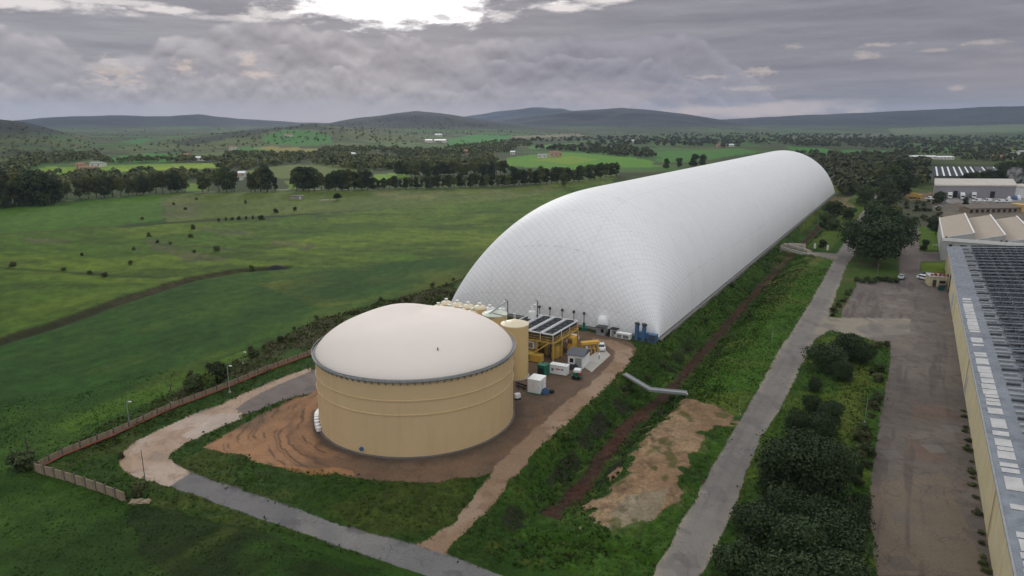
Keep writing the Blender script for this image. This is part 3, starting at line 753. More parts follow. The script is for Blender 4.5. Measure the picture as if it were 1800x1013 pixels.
for k in range(9):
    an_ = R(181 + k * 3.2); x, y = (TR + .42) * math.cos(an_), (TR + .42) * math.sin(an_); m.cyl(x, y, .25, .9 + .5 * math.sin(k / 8 * math.pi), .42, 10)
m.build('base_flashing', WHITE, tank)
m = MB(); m.tube([(TR + .15, 1.5, .5), (TR + .15, 1.5, 12.0)], .05); m.tube([(TR + .15, 2.1, .5), (TR + .15, 2.1, 12.0)], .05)
for k in range(28): m.tube([(TR + .15, 1.5, .7 + k * .4), (TR + .15, 2.1, .7 + k * .4)], .03, 4)
m.build('ladder', GALV, tank)

# ------------------------------------------------------------------ tall conical-roof tanks
def silo(name, label, x, y, r, h, wallm, roofm, cap=True, rise=1.0, rail=True, group=None):
    t = thing(name, label, 'tank', (x, y, 0), 0, group)
    m = MB(); m.lathe([(r, -.2), (r, h)], 48, cap=False); smooth_by_angle(m.build('wall', wallm, t))
    m = MB(); m.lathe([(r + .07, h - .22), (r + .07, h + .02), (r * .5, h + rise * .55), (.25, h + rise), (0, h + rise)], 48, cap=False); smooth_by_angle(m.build('roof', roofm, t))
    m = MB(); m.lathe([(r + .25, -.2), (r + .25, .2), (r, .2)], 48, cap=False); m.build('base_ring', CONCR, t)
    if rail:
        m = MB()
        for zz in (.55, 1.0): m.lathe([(r - .02, h + zz - .03), (r + .03, h + zz - .03), (r + .03, h + zz + .03), (r - .02, h + zz + .03), (r - .02, h + zz - .03)], 40, cap=False)
        for k in range(20): an = k * math.pi / 10; m.cyl(r * math.cos(an), r * math.sin(an), h, h + 1.0, .03, 4)
        m.build('guard_rail', CREAM, t)
    return t
ts = silo('conical_roof_tank', 'tall narrow beige tank with pale conical roof behind the wide tank', .55, 130.2, 2.75, 11.0, BEIGE2, CREAM, rise=.9, rail=False)
m = MB(); m.box(-.25, 2.75, .5, .25, 3.2, 12.2); m.tube([(-1.9, .8, 11.2), (-1.9, .8, 12.3), (-4.5, 2, 12.6)], .12); m.build('pipe_bridge', GALV, ts)
ts2 = silo('conical_roof_tank', 'tank with greenish white roof half hidden left of the tall beige tank', -3.6, 137.5, 2.6, 11.0, BEIGE2, pm('greenish_roof', (.55, .58, .48), .55, .15, .5, streak=((.25, .3, .25), 1.0, .5)), rise=.8, rail=False)
m = MB()
for k in range(10): m.tube([(-2.4 + k * .26, -2.4, 10.2), (-2.4 + k * .26, -2.75, 10.9)], .05, 4)
m.tube([(-1, -1.4, 11.4), (1.6, 1.4, 12.6), (2.6, 3, 13.0)], .14); m.build('pipe', GALV, ts2)

# cluster of slim vessels by the dome's corner
vk = [(x, y) for y in (0, 1, 2) for x in (0, 1, 2, 3)]
VB = np.array(G(756, 537, 10.0)); vu = U * 3.1; vvv = V * 3.05
first = None; cnt = 0
rown = ['front', 'middle', 'back']; coln = ['leftmost', 'second', 'third', 'rightmost']
def vessel(label, r, h, wallm, domem):
    t = thing('process_vessel', label, 'vessel', (0, 0, 0), 0, 'slim vessels clustered behind the wide tank')
    m = MB(); m.lathe([(r, -.2), (r, h)], 28, cap=False); smooth_by_angle(m.build('shell', wallm, t))
    m = MB(); m.lathe([(r + .02, h - .02)] + [(r * math.cos(k * math.pi / 16), h + r * .52 * math.sin(k * math.pi / 16)) for k in range(1, 9)], 28, cap=False); smooth_by_angle(m.build('domed_head', domem, t), 60)
    m = MB(); m.cyl(0, 0, h + r * .5, h + r * .5 + .4, .3, 12); m.cyl(0, 0, h + r * .5 + .4, h + r * .5 + .5, .42, 12); m.build('top_nozzle', OFFW, t)
    return t
for j in range(3):
    for i in range(4):
        p = VB + vvv * i + vu * j
        lab = 'domed beige vessel, %s in the %s row behind the wide tank' % (coln[i], rown[j])
        h = 8.7 + (j == 2) * .25
        if first is None: first = vessel(lab, 1.42, 8.7, BEIGE2, CREAM); first.location = (p[0], p[1], 0)
        else: dup(first, (p[0], p[1], 0), 0, (1, 1, h / 8.7), lab)
p = gp(843, 575); o = vessel('taller yellow beige vessel standing clear at right end of the cluster', 1.5, 9.6, BEIGE2, CREAM); o.location = (*G(843, 531.5, 11.0), 0)
o = vessel('white round topped vessel against the dome right of the yellow vessel', 1.55, 7.9, OFFW, OFFW); o.location = (*G(861, 536, 9.2), 0)

# white blower-fed pots with bent pipes, against the dome
def pot(label, x, y, h, pole):
    t = thing('scrubber_pot', label, 'vessel', (x, y, 0))
    m = MB(); m.lathe([(1.0, -.2), (1.0, h - .5), (.8, h - .15), (.25, h), (0, h)], 20, cap=False); smooth_by_angle(m.build('shell', OFFW, t), 40)
    m = MB(); m.tube([(0, 0, h - .1), (0, 0, h + .9), (.35, .1, h + 1.3), (.9, .2, h + 1.2)], .28, 8); m.build('elbow_pipe', WHITE, t)
    m = MB(); m.tube([(1.25, .1, 0), (1.25, .1, h + pole), (.7, .1, h + pole + .25)], .10, 6); m.build('stand_pipe', DGREY, t)
    return t
pot('white pot with bent pipe rising behind the two conical tanks', -2.2, 146.5, 9.8, 1.6)
pot('white pot with bent pipe and dark standpipe by the cooler deck', 4.6, 150.6, 8.0, 2.2)

# ------------------------------------------------------------------ air cooler deck on yellow steel
PC = gp(973, 638)
RZ = math.atan2(U[1], U[0])
ck = thing('air_cooler', 'deck of four dark fan bays with white edges on yellow steel legs', 'air cooler', (PC.x, PC.y, 0), RZ)
# local x along the dome, local y to its left
CLn, CWd = 12.5, 12.4
for x in (0.15, 4.2, 8.2, CLn - .15):
    for y in (.15, 4.2, 8.2, CWd - .15):
        m = MB(); m.cbox(x, y, -.2, .26, .26, 4.25); m.build('leg', YELLOW, ck)
m = MB()
for y in (.15, 4.2, 8.2, CWd - .15): m.box(0, y - .12, 4.05, CLn, y + .12, 4.4)
for x in (.15, 4.2, 8.2, CLn - .15): m.box(x - .12, .28, 4.08, x + .12, CWd - .28, 4.38)
m.build('deck_frame', YELLOW, ck)
m = MB()
for x, z in ((0, 4.9), (0, 5.4)): m.tube([(x, 0, z), (x, CWd, z)], .045, 4); m.tube([(0, x, z), (CLn, x, z)], .045, 4)
for k in range(9): m.tube([(0, k * CWd / 8, 4.35), (0, k * CWd / 8, 5.4)], .04, 4); m.tube([(k * CLn / 8, 0, 4.35), (k * CLn / 8, 0, 5.4)], .04, 4)
m.build('guard_rail', YELLOW, ck)
for b in range(4):
    y0 = .25 + b * 3.05
    m = MB(); m.box(.4, y0 + .14, 4.85, CLn - .2, y0 + 2.6, 6.0)
    for k in range(5):
        x = 1.5 + k * 2.4
        m.lathe([(1.02, 6.0), (1.0, 6.22), (.9, 6.22), (.88, 6.02)], 18, (x, y0 + 1.35, 0), cap=False)
        for q_ in range(4): m.add([(x, y0 + 1.35, 6.12), (x + .86 * math.cos(q_ * 1.57), y0 + 1.35 + .86 * math.sin(q_ * 1.57), 6.08), (x + .86 * math.cos(q_ * 1.57 + .5), y0 + 1.35 + .86 * math.sin(q_ * 1.57 + .5), 6.16)], [(0, 1, 2)])
    for k in range(26): m.box(.4 + k * .46, y0 + .10, 4.9, .43 + k * .46, y0 + .135, 5.95)
    bay = m.build('fan_bay', DGREY, ck)
    m = MB(); m.box(.1, y0 - .02, 5.95, CLn, y0 + .12, 6.28); m.box(.1, y0 + 2.62, 5.95, CLn, y0 + 2.76, 6.28)
    m.box(.1, y0 + .12, 5.98, .3, y0 + 2.62, 6.2); m.box(CLn - .18, y0 + .12, 5.98, CLn, y0 + 2.62, 6.2)
    m.build('edge_frame', WHITE, ck)
    for x in (.2, 4.2, 8.3, CLn - .1):
        m = MB(); m.box(x - .06, y0, 4.4, x + .06, y0 + .12, 5.95); m.build('post', WHITE, ck)
st = MB()
for e in (0, .9):
    st.tube([(-.45 - e, 1.0, 4.25), (-.45 - e, 6.4, .1)], .09, 4); st.tube([(-.45 - e, 1.0, 5.2), (-.45 - e, 6.4, 1.05)], .05, 4)
    for k in range(5): st.tube([(-.45 - e, 1.0 + k * 1.35, 4.25 - k * 1.03), (-.45 - e, 1.0 + k * 1.35, 5.2 - k * 1.03)], .04, 4)
for k in range(17): st.box(-1.35, 1.0 + k * .32, 4.2 - k * .245, -.45, 1.27 + k * .32, 4.25 - k * .245)
st.build('stair', YELLOW, ck)
# machinery under the deck
def local(root, x, y, z=0): c_, s_ = math.cos(RZ), math.sin(RZ); return (root.location.x + x * c_ - y * s_, root.location.y + x * s_ + y * c_, z)
def panel_box(name, label, cat, loc, rz, w, d, h, bodym, parts, group=None):
    """a bevelled cabinet with louvres, doors and a lid"""
    t = thing(name, label, cat, loc, rz, group)
    m = MB(); m.bev(0, 0, .12, w, d, h, .06); m.build('body', bodym, t)
    m = MB(); m.box(.05, .05, -.1, w - .05, d - .05, .118); m.build('skid', BLACK, t)
    for p in parts:
        k = p[0]
        if k == 'louvre':
            _, face, a0, a1, z0, z1, mt = p; m = MB(); nb = max(3, int((z1 - z0) / .13))
            for q_ in range(nb):
                zz = z0 + (z1 - z0) * q_ / nb
                if face == 'f': m.box(a0, -.035, zz, a1, .003, zz + (z1 - z0) / nb * .6)
                else: m.box(-.035, a0, zz, .003, a1, zz + (z1 - z0) / nb * .6)
            m.build('louvre', mt, t)
        if k == 'door':
            _, face, a0, a1, z0, z1, mt = p; m = MB()
            if face == 'f': m.box(a0, -.03, z0, a1, .003, z1)
            elif face == 'l': m.box(-.03, a0, z0, .003, a1, z1)
            else: m.box(w - .003, a0, z0, w + .03, a1, z1)
            dd_ = m.build('door', mt, t)
            m = MB(); zc_ = (z0 + z1) / 2
            if face == 'f': m.box(a1 - .16, -.07, zc_ - .12, a1 - .1, -.031, zc_ + .12)
            elif face == 'l': m.box(-.07, a1 - .16, zc_ - .12, -.031, a1 - .1, zc_ + .12)
            else: m.box(w + .031, a1 - .16, zc_ - .12, w + .07, a1 - .1, zc_ + .12)
            m.build('handle', DGREY, dd_)
        if k == 'lid': m = MB(); m.bev(-.06, -.06, h + .002, w + .06, d + .06, h + .16, .05); m.build('lid', p[1], t)
        if k == 'stack': m = MB(); m.cyl(p[1], p[2], h, h + p[3], .09, 8); m.build('exhaust', DGREY, t)
        if k == 'stripe': m = MB(); m.box(p[1], -.008, p[3], p[2], .002, p[4]); m.build('marking', p[5], t)
    return t
panel_box('compressor_house', 'low yellow machine house at the front of the cooler legs', 'machine house', local(ck, -1.8, 2.2), RZ, 1.6, 8.5, 1.75, YELLOW, [('door', 'l', .6, 1.7, .2, 1.6, ORANGE), ('louvre', 'l', 2.6, 5.2, .5, 1.4, DGREY), ('door', 'l', 6, 7.2, .2, 1.6, ORANGE)])
panel_box('louvred_unit', 'pale louvred unit standing under the front of the cooler deck', 'machine', local(ck, .5, 5.0, 1.9), RZ, 2.2, 5.8, 1.75, OFFW, [('louvre', 'l', .4, 1.9, .4, 1.5, DGREY), ('louvre', 'l', 2.2, 3.7, .4, 1.5, DGREY), ('louvre', 'l', 4.0, 5.5, .4, 1.5, DGREY)])
for ob in [o for o in bpy.data.objects if o.name.startswith('louvred_unit')]:
    m = MB(); m.box(.1, .1, -1.92, 2.1, 5.7, -.1); m.build('plinth', YELLOW, ob)
panel_box('electrical_cabinet', 'yellow cabinet under the right edge of the cooler deck', 'cabinet', local(ck, 2.2, .4), RZ, 2.6, 1.3, 2.6, YELLOW, [('door', 'f', .1, 1.25, .25, 2.4, YELLOW), ('door', 'f', 1.35, 2.5, .25, 2.4, YELLOW)])
panel_box('electrical_cabinet', 'tall yellow cabinet at the far right corner of the cooler deck', 'cabinet', local(ck, 7.6, -.9), RZ, 2.2, 1.4, 3.6, ORANGE, [('door', 'f', .15, 1.0, .25, 3.3, YELLOW), ('louvre', 'l', .2, 1.2, 2.2, 3.2, DGREY)])
for k in range(3):
    tk_ = thing('piping_skid', ['left', 'middle', 'right'][k] + ' bundle of yellow pipes under the cooler deck', 'pipework', local(ck, 3.2 + k * 3.0, 3.4), RZ)
    for e in range(4):
        m = MB(); m.tube([(e * .5, 0, 0), (e * .5, 0, 2.2), (e * .5, 1.2, 2.6), (e * .5, 5.5, 2.6), (e * .5, 5.8, 0)], .13, 6); m.build('pipe', [YELLOW, ORANGE, GALV, YELLOW][e], tk_)
    m = MB(); m.box(-.2, 5.2, 0, 1.8, 6.2, .9); m.build('pump', BLUE if k == 1 else DGREY, tk_)

# orange pipe skid at the end of the lane
a0 = gp(1021, 622); a1 = gp(1052, 619)
sk = thing('valve_skid', 'orange valve skid with a long top header beside the white car', 'machine', (a0.x, a0.y, 0), math.atan2(a1.y - a0.y, a1.x - a0.x))
Ls = (a1 - a0).length
m = MB(); m.bev(-.1, -.5, 2.1, Ls + .1, .6, 2.75, .12); m.build('header', ORANGE, sk)
for k in range(5):
    m = MB(); x = .2 + k * (Ls - .4) / 4; m.tube([(x, 0, 2.1), (x, 0, 1.2), (x + .2, -.3, .9), (x + .2, -.3, 0)], .17, 7); m.lathe([(.3, .9), (.34, 1.0), (.3, 1.1)], 12, (x, 0, 0)); m.build('valve', ORANGE if k % 2 else YELLOW, sk)
m = MB()
for x in (0, Ls): m.box(x - .1, .35, 0, x + .1, .55, 2.1)
m.build('frame', YELLOW, sk)
m = MB(); m.tube([(Ls * .3, -.1, 0), (Ls * .3, -.1, 1.6)], .1); m.box(Ls * .3 - .25, -.3, 1.2, Ls * .3 + .25, .1, 1.8); m.build('gauge_board', OFFW, sk)
# white cabin with grey pitched roof
b0 = gp(998, 645); b1 = gp(1026, 648); 
cb = thing('site_cabin', 'small white cabin with dark grey pitched roof beside the lane', 'cabin', (b0.x, b0.y, 0), math.atan2(b1.y - b0.y, b1.x - b0.x) - .12)
Lc = 3.3; Dc = 4.6
m = MB(); m.box(0, 0, -.1, Lc, Dc, 2.9)
m.add([(0, 0, 2.9), (Lc, 0, 2.9), (Lc, Dc, 2.9), (0, Dc, 2.9), (0, Dc / 2, 3.5), (Lc, Dc / 2, 3.5)], [(0, 4, 3), (1, 2, 5)])
m.build('wall', WHITE, cb)
m = MB(); m.add([(-.3, -.3, 2.86), (Lc + .3, -.3, 2.86), (Lc + .3, Dc / 2, 3.62), (-.3, Dc / 2, 3.62), (Lc + .3, Dc + .3, 2.86), (-.3, Dc + .3, 2.86), (-.3, -.3, 2.76), (Lc + .3, -.3, 2.76), (Lc + .3, Dc + .3, 2.76), (-.3, Dc + .3, 2.76)], [(0, 1, 2, 3), (3, 2, 4, 5), (6, 7, 1, 0), (5, 4, 8, 9), (1, 7, 8, 4, 2), (0, 3, 5, 9, 6)])
m.build('roof', ROOFG, cb)
m = MB(); m.box(1.6, -.04, .05, 3.0, .003, 2.2); dr = m.build('door', pm('grey_door', (.28, .29, .29), .6), cb)
m = MB(); m.box(1.7, -.09, 1.0, 1.78, -.041, 1.2); m.build('handle', DGREY, dr)
m = MB(); m.box(.4, -.04, 1.1, 1.2, .003, 2.0); m.build('window', GLASS, cb)
# loose plant in the yard
def along(pa, pb, za=0): a = gp(*pa); b = gp(*pb); return (a.x, a.y, a.z + za), math.atan2(b.y - a.y, b.x - a.x), (b - a).length
l, rz, w = along((944, 661), (957, 664)); panel_box('generator_set', 'dark green upright generator beside the long white generator', 'generator', l, rz, w, 2.0, 2.3, GREEN, [('louvre', 'f', .2, w - .2, .5, 1.9, BLACK), ('lid', GREEN), ('stack', .4, 1.4, .4)])
l, rz, w = along((966, 657), (996, 662)); panel_box('generator_set', 'long white generator on a black skid with small red marks', 'generator', l, rz, w, 1.5, 1.95, WHITE, [('louvre', 'f', .4, .9, .8, 1.4, BLACK), ('stripe', 1.3, 2.2, 1.1, 1.35, RED), ('stripe', 2.45, 3.0, 1.1, 1.35, DGREY), ('lid', WHITE), ('stack', w - .5, .7, .25)])
l, rz, w = along((927, 690), (949, 694)); tc_ = panel_box('storage_container', 'white box container on a green base near the wide tank', 'container', l, rz, w, 3.0, 2.65, WHITE, [('door', 'f', .1, w / 2 - .03, .25, 2.5, WHITE), ('door', 'f', w / 2 + .03, w - .1, .25, 2.5, WHITE), ('door', 'r', .2, 1.4, .25, 2.5, OFFW), ('door', 'r', 1.5, 2.8, .25, 2.5, WHITE), ('lid', WHITE)])
m = MB(); m.box(-.25, -.25, -.1, w + .25, 3.2, .115); m.build('base', GREEN, tc_)
# green tractor-like pump with white tote
l, rz, w = along((1004, 667), (1020, 669))
gt = thing('pump_trailer', 'green pump trailer carrying a white water tote', 'trailer', l, rz)
m = MB(); m.bev(0, 0, .5, 2.0, 1.5, .75, .08); m.bev(.2, .2, .751, 1.2, 1.3, 1.45, .2); m.build('chassis', GREEN, gt)
m = MB(); m.bev(.3, .3, 1.452, 1.7, 1.7, 2.0, .12); m.build('tote', WHITE, gt)
for y in (-.16, 1.5):
    for x in (.55, 1.5):
        m = MB(); m.lathe([(.42, 0), (.42, .16)], 16); o = m.build('wheel', BLACK, gt); o.location = (x, y + .16, .42); o.rotation_euler = (R(90), 0, 0)
m = MB(); m.box(1.3, .4, .752, 1.9, 1.1, 1.2); m.build('engine', RED, gt)
m = MB(); m.tube([(0, .7, .6), (-1.1, .7, .45)], .06); m.build('tow_bar', GREEN, gt)
# blue barrels
p = gp(955, 695)
bb = thing('hose_reel', 'blue hose reel lying beside the white box container', 'hose reel', (p.x, p.y, 0), .3)
m = MB(); m.lathe([(.55, 0), (.55, .08), (.3, .1), (.3, .7), (.55, .72), (.55, .8)], 18); o = m.build('drum', BLUE, bb); o.rotation_euler = (R(90), 0, 0); o.location = (.6, .8, .6)
m = MB(); m.box(0, 0, 0, .08, .8, .7); m.box(1.12, 0, 0, 1.2, .8, .7); m.build('frame', BLUE, bb)
m = MB(); m.lathe([(.25, -.3), (.5, -.2), (.52, .2), (.25, .3)], 14, (1.9, .6, .4)); m.build('coiled_hose', BLACK, bb)
p = gp(990, 649)
tp = MB()
tv = [(x, y, .02 + .95 * max(0, 1 - (x / 1.9) ** 2 - (y / .9) ** 2) ** .6 * (.7 + .5 * float(vn(np.array([x * 2.]), np.array([y * 2.]), 8)[0]))) for y in np.linspace(-1, 1, 9) for x in np.linspace(-2, 2, 15)]
tp.add(tv, [(j * 15 + i, j * 15 + i + 1, (j + 1) * 15 + i + 1, (j + 1) * 15 + i) for j in range(8) for i in range(14)])
o = tp.build('tarpaulin_heap', BLACK, None, True); tag(o, 'black tarpaulin heap in front of the white cabin', 'tarpaulin'); o.location = (p.x + 1.6, p.y + .5, 0)
p = gp(906, 704)
sm = thing('welding_unit', 'small white machine against the foot of the wide tank', 'machine', (p.x, p.y, 0), .4)
m = MB(); m.bev(0, 0, .3, 1.1, .7, 1.2, .1); m.build('body', WHITE, sm); m = MB(); m.box(.2, .1, .05, .9, .6, .299); m.build('engine', GREEN, sm)
for x in (.2, .9): m = MB(); m.lathe([(.2, 0), (.2, .1)], 12); o = m.build('wheel', BLACK, sm); o.location = (x, -.01, .2); o.rotation_euler = (R(90), 0, 0)
for k, (pa, pb) in enumerate((((907, 676), (926, 682)), ((907, 681), (925, 687)))):
    a = gp(*pa); b = gp(*pb); m = MB(); m.tube([(a.x, a.y, .4), ((a.x + b.x) / 2, (a.y + b.y) / 2, .42), (b.x, b.y, .4)], .16, 8)
    for q_ in (.25, .75): m.box(a.x + (b.x - a.x) * q_ - .1, a.y + (b.y - a.y) * q_ - .2, -.02, a.x + (b.x - a.x) * q_ + .1, a.y + (b.y - a.y) * q_ + .2, .3)
    tag(m.build('ground_pipe', BLACK), ('farther' if k == 0 else 'nearer') + ' dark pipe running from the wide tank towards the white container', 'pipe')
p = gp(1053, 632)
vp = thing('hydrant_post', 'white and teal hydrant post on the concrete pad by the lane', 'hydrant', (p.x, p.y, 0))
m = MB(); m.cyl(0, 0, 0, .9, .12, 10); m.build('post', pm('teal', (.05, .3, .28), .5), vp); m = MB(); m.lathe([(.16, .9), (.2, 1.1), (.12, 1.4), (0, 1.5)], 12); m.cyl(.22, 0, 1.05, 1.15, .07, 8); m.build('cap', WHITE, vp)
m = MB()
pd = [gp(*q_) for q_ in ((1018, 640), (1040, 655), (1073, 625), (1060, 611))]
m.prism([(q_.x, q_.y) for q_ in pd], -.05, .09)
o = m.build('concrete_pad', CONCR); o['kind'] = 'structure'

# foot of the dome: vents, kiosks, blowers
def dome_foot(px, off=-1.2):
    """point just outside the dome's near end, under a photo column"""
    best = None
    for k in range(0, 660):
        w = k * .1; p = D0 + U * off - V * w
        q_ = PXn(np.array([p[0]]), np.array([p[1]]), np.array([0.]))[0][0]
        if best is None or abs(q_ - px) < best[0]: best = (abs(q_ - px), p)
    return best[1]
vn0 = None
for k, (px, lab) in enumerate(((948, 'leftmost'), (966, 'second from the left'), (988, 'middle'), (1008, 'second from the right'), (1026, 'rightmost'))):
    p = dome_foot(px, -.9); lab = 'slim dark vent stack at the dome foot, %s of five' % lab
    if vn0 is None:
        vn0 = thing('vent_stack', lab, 'vent', (p[0], p[1], 0), 0, 'vent stacks along the dome foot')
        m = MB(); m.cyl(0, 0, 0, 3.6, .14, 8); m.build('pipe', GALV, vn0); m = MB(); m.lathe([(.14, 3.6), (.36, 3.75), (.36, 4.15), (.1, 4.4), (0, 4.4)], 10); m.build('cowl', DGREY, vn0)
        m = MB(); m.bev(-.4, -.4, 0, .4, .4, .8, .05); m.build('base_box', OFFW, vn0)
    else: dup(vn0, (p[0], p[1], 0), 0, None, lab)
p = dome_foot(1011, -2.2); t = thing('fire_tank', 'dark red drum at the dome foot', 'drum', (p[0], p[1], 0)); m = MB(); m.lathe([(.75, 0), (.75, 1.7), (.5, 1.95), (0, 2.0)], 16); m.build('shell', RED, t); m = MB(); m.cyl(0, 0, 2.0, 2.3, .12, 8); m.build('valve', DGREY, t)
p = dome_foot(1026, -2.4); t = thing('pump_unit', 'dark green pump unit at the dome foot beside the red drum', 'pump', (p[0], p[1], 0)); m = MB(); m.bev(-.6, -.5, 0, .6, .5, 1.0, .08); m.build('base', GREEN, t); m = MB(); m.cyl(0, 0, 1.0, 2.1, .35, 10); m.build('motor', GREEN, t)
def kiosk(label, px, w, h, bodym, roofm, d=1.8, off=-3.0):
    p = dome_foot(px, off); t = thing('service_kiosk', label, 'kiosk', (p[0], p[1], 0), math.atan2(-V[1], -V[0]) + math.pi)
    m = MB(); m.box(-w / 2, -d / 2, 0, w / 2, d / 2, h); m.build('wall', bodym, t)
    m = MB(); m.box(-w / 2 - .15, -d / 2 - .2, h + .002, w / 2 + .15, d / 2 + .15, h + .14); m.build('roof', roofm, t)
    m = MB(); m.box(-w / 2 + .3, -d / 2 - .04, .05, -w / 2 + 1.1, -d / 2 + .003, h - .2); m.build('door', GALV, t)
    m = MB(); m.box(.1, -d / 2 - .04, .8, w / 2 - .2, -d / 2 + .003, h - .3); m.build('window', GLASS, t)
    return t
k1 = kiosk('grey kiosk with flat dark roof at the dome foot', 1058, 2.2, 2.0, GALV, DGREY)
m = MB(); m.lathe([(1.5, 0), (1.5, 2.4), (1.3, 3.3), (.8, 3.9), (0, 4.1)], 20); smooth_by_angle(tag(m.build('airlock_hood', WHITE), 'white rounded airlock hood bulging from the dome behind the grey kiosk', 'airlock'), 50).location = (*dome_foot(1059, -.6), 0)
kiosk('small dark roofed kiosk left of the long pale box', 1080, 1.6, 1.8, OFFW, BLACK, 1.5, -2.6)
p = dome_foot(1072, -2.4); t = thing('control_box', 'black control box between the two kiosks', 'control box', (p[0], p[1], 0)); m = MB(); m.bev(-.5, -.35, .2, .5, .35, 1.5, .06); m.build('body', BLACK, t); m = MB(); m.box(-.4, -.3, 0, -.3, .3, .2); m.box(.3, -.3, 0, .4, .3, .2); m.build('feet', GALV, t)
p = dome_foot(1092, -3.4); panel_box('blower_unit', 'long pale blower box lying left of the blue blower stacks', 'blower', (p[0] - 1.2, p[1], 0), math.atan2(V[1], V[0]), 3.4, 1.3, 1.3, OFFW, [('louvre', 'f', .2, 1.2, .3, 1.1, DGREY), ('lid', WHITE), ('louvre', 'f', 1.6, 3.0, .3, 1.1, DGREY)])
p = dome_foot(1119, -2.6)
bl = thing('inflation_blower', 'blue blower set with two tall stacks at the dome corner', 'blower', (p[0], p[1], 0), math.atan2(V[1], V[0]))
for k in range(2):
    x = k * 1.75
    m = MB(); m.bev(x - .42, -.42, 0, x + .42, .42, 3.6, .06); s_ = m.build('stack', BLUE, bl)
    m = MB(); m.lathe([(.42, 3.602), (.66, 3.75), (.66, 4.15), (.5, 4.25)], 4, (x, 0, 0)); m.build('cowl', DGREY, s_)
    m = MB(); m.lathe([(.7, 0), (.85, .1), (.85, .7), (.7, .8)], 18); o = m.build('fan_casing', BLUE, bl); o.location = (x + .9, .55, 1.3); o.rotation_euler = (R(90), 0, 0)
m = MB(); m.bev(2.9, -.7, .1, 4.9, .8, 2.0, .07); m.build('housing', BLUE, bl)
m = MB()
for k in range(8): m.box(3.1, -.74, .4 + k * .18, 4.7, -.697, .5 + k * .18)
m.build('louvre', DGREY, bl)
m = MB(); m.box(-.5, -.8, -.1, 5.0, .9, .098); m.build('skid', DGREY, bl)

# ------------------------------------------------------------------ cars and vans
def car_mesh(L, W, H, kind):
    """side profile lofted across the width: hood, screen, roof, tail"""
    if kind == 'car':
        prof = [(0, .35), (0, .72), (.06, .82), (.24, .98 * 0 + .96), (.38, 1.0 * H), (.70, 1.0 * H), (.90, .98), (.985, .92), (1, .5), (1, .35)]
    elif kind == 'van':
        prof = [(0, .35), (0, .85), (.05, 1.0), (.18, 1.12), (.28, H), (.97, H), (1, H - .15), (1, .35)]
    else:
        prof = [(0, .35), (0, .80), (.05, .95), (.2, 1.05), (.32, H), (.86, H), (.99, 1.05), (1, .6), (1, .35)]
    vs = []
    for s_ in (-1, 1):
        for (t, z) in prof:
            tuck = .13 * max(0, (z - .95)) / max(H - .95, .1)
            vs.append(((t - .5) * L, s_ * (W / 2 - tuck), z))
    n = len(prof)
    fs = [tuple(range(n)), tuple(range(2 * n - 1, n - 1, -1))] + [(i, n + i, n + (i + 1) % n, (i + 1) % n) for i in range(n)]
    return prof, vs, fs
def make_car(name, label, kind, paint, L=4.3, W=1.76, H=1.48, cat='car', group=None):
    t = thing(name, label, cat, (0, 0, 0), 0, group)
    prof, vs, fs = car_mesh(L, W, H, kind); m = MB(); m.add(vs, [f[::-1] for f in fs]); b = m.build('body', paint, t)
    md = b.modifiers.new('bevel', 'BEVEL'); md.width = .07; md.segments = 2; md.limit_method = 'ANGLE'; md.angle_limit = R(25)
    ix = {'car': 3, 'van': 3, 'suv': 3}[kind]
    (t0, z0), (t1, z1) = prof[ix], prof[ix + 1]
    def strip(a, b, nm, ins=.16, off=.02):
        (ta, za), (tb, zb) = a, b; m = MB()
        pa = Vector(((ta - .5) * L, 0, za)); pb = Vector(((tb - .5) * L, 0, zb)); d = pb - pa; nn = Vector((-d.z, 0, d.x)).normalized()
        if nn.z < 0: nn = -nn
        A = pa + d * .1 + nn * off; B = pb - d * .1 + nn * off
        wa, wb = W / 2 - ins * .8, W / 2 - ins - .08
        m.add([(A.x, -wa, A.z), (A.x, wa, A.z), (B.x, wb, B.z), (B.x, -wb, B.z), (A.x - nn.x * .03, -wa, A.z - nn.z * .03), (A.x - nn.x * .03, wa, A.z - nn.z * .03), (B.x - nn.x * .03, wb, B.z - nn.z * .03), (B.x - nn.x * .03, -wb, B.z - nn.z * .03)], [(0, 1, 2, 3), (7, 6, 5, 4), (0, 4, 5, 1), (1, 5, 6, 2), (2, 6, 7, 3), (3, 7, 4, 0)]); m.build(nm, GLASS, t)
    strip(prof[ix], prof[ix + 1], 'windscreen')
    if kind != 'van': strip(prof[ix + 2], prof[ix + 3], 'rear_window')
    for s_ in (-1, 1):
        m = MB(); x0 = (t1 - .5 + .01) * L; x1 = ((.70 if kind == 'car' else .84 if kind == 'suv' else .42) - .5) * L
        za, zb = 1.0, H - .12; ya = s_ * (W / 2 - .13 * .1 + .012); yb = s_ * (W / 2 - .13 * .85 + .012)
        q4 = [(x0 - .35, ya, za), (x1 + .2, ya, za), (x1, yb, zb), (x0, yb, zb)]
        m.add(q4 + [(x, y - s_ * .03, z) for x, y, z in q4], [(0, 1, 2, 3), (7, 6, 5, 4), (0, 4, 5, 1), (1, 5, 6, 2), (2, 6, 7, 3), (3, 7, 4, 0)]); m.build('side_window', GLASS, t)
        for tx in (.19, .80):
            m = MB(); m.lathe([(.2, -.005), (.31, 0), (.33, .03), (.33, .19), (.31, .22)], 18); w = m.build('wheel', BLACK, t); w.location = ((tx - .5) * L, s_ * (W / 2 - .19) , .33); w.rotation_euler = (R(90) * (-s_), 0, 0)
            m = MB(); m.cyl(0, 0, .2, .235, .19, 12); m.build('rim', GALV, w)
        m = MB(); m.cbox(-L / 2 - .005, s_ * (W / 2 - .28), .62, .05, .34, .14); m.build('headlight', WHITE, t)
        m = MB(); m.cbox(L / 2 + .005, s_ * (W / 2 - .22), .68, .05, .2, .2); m.build('tail_light', RED, t)
    return t
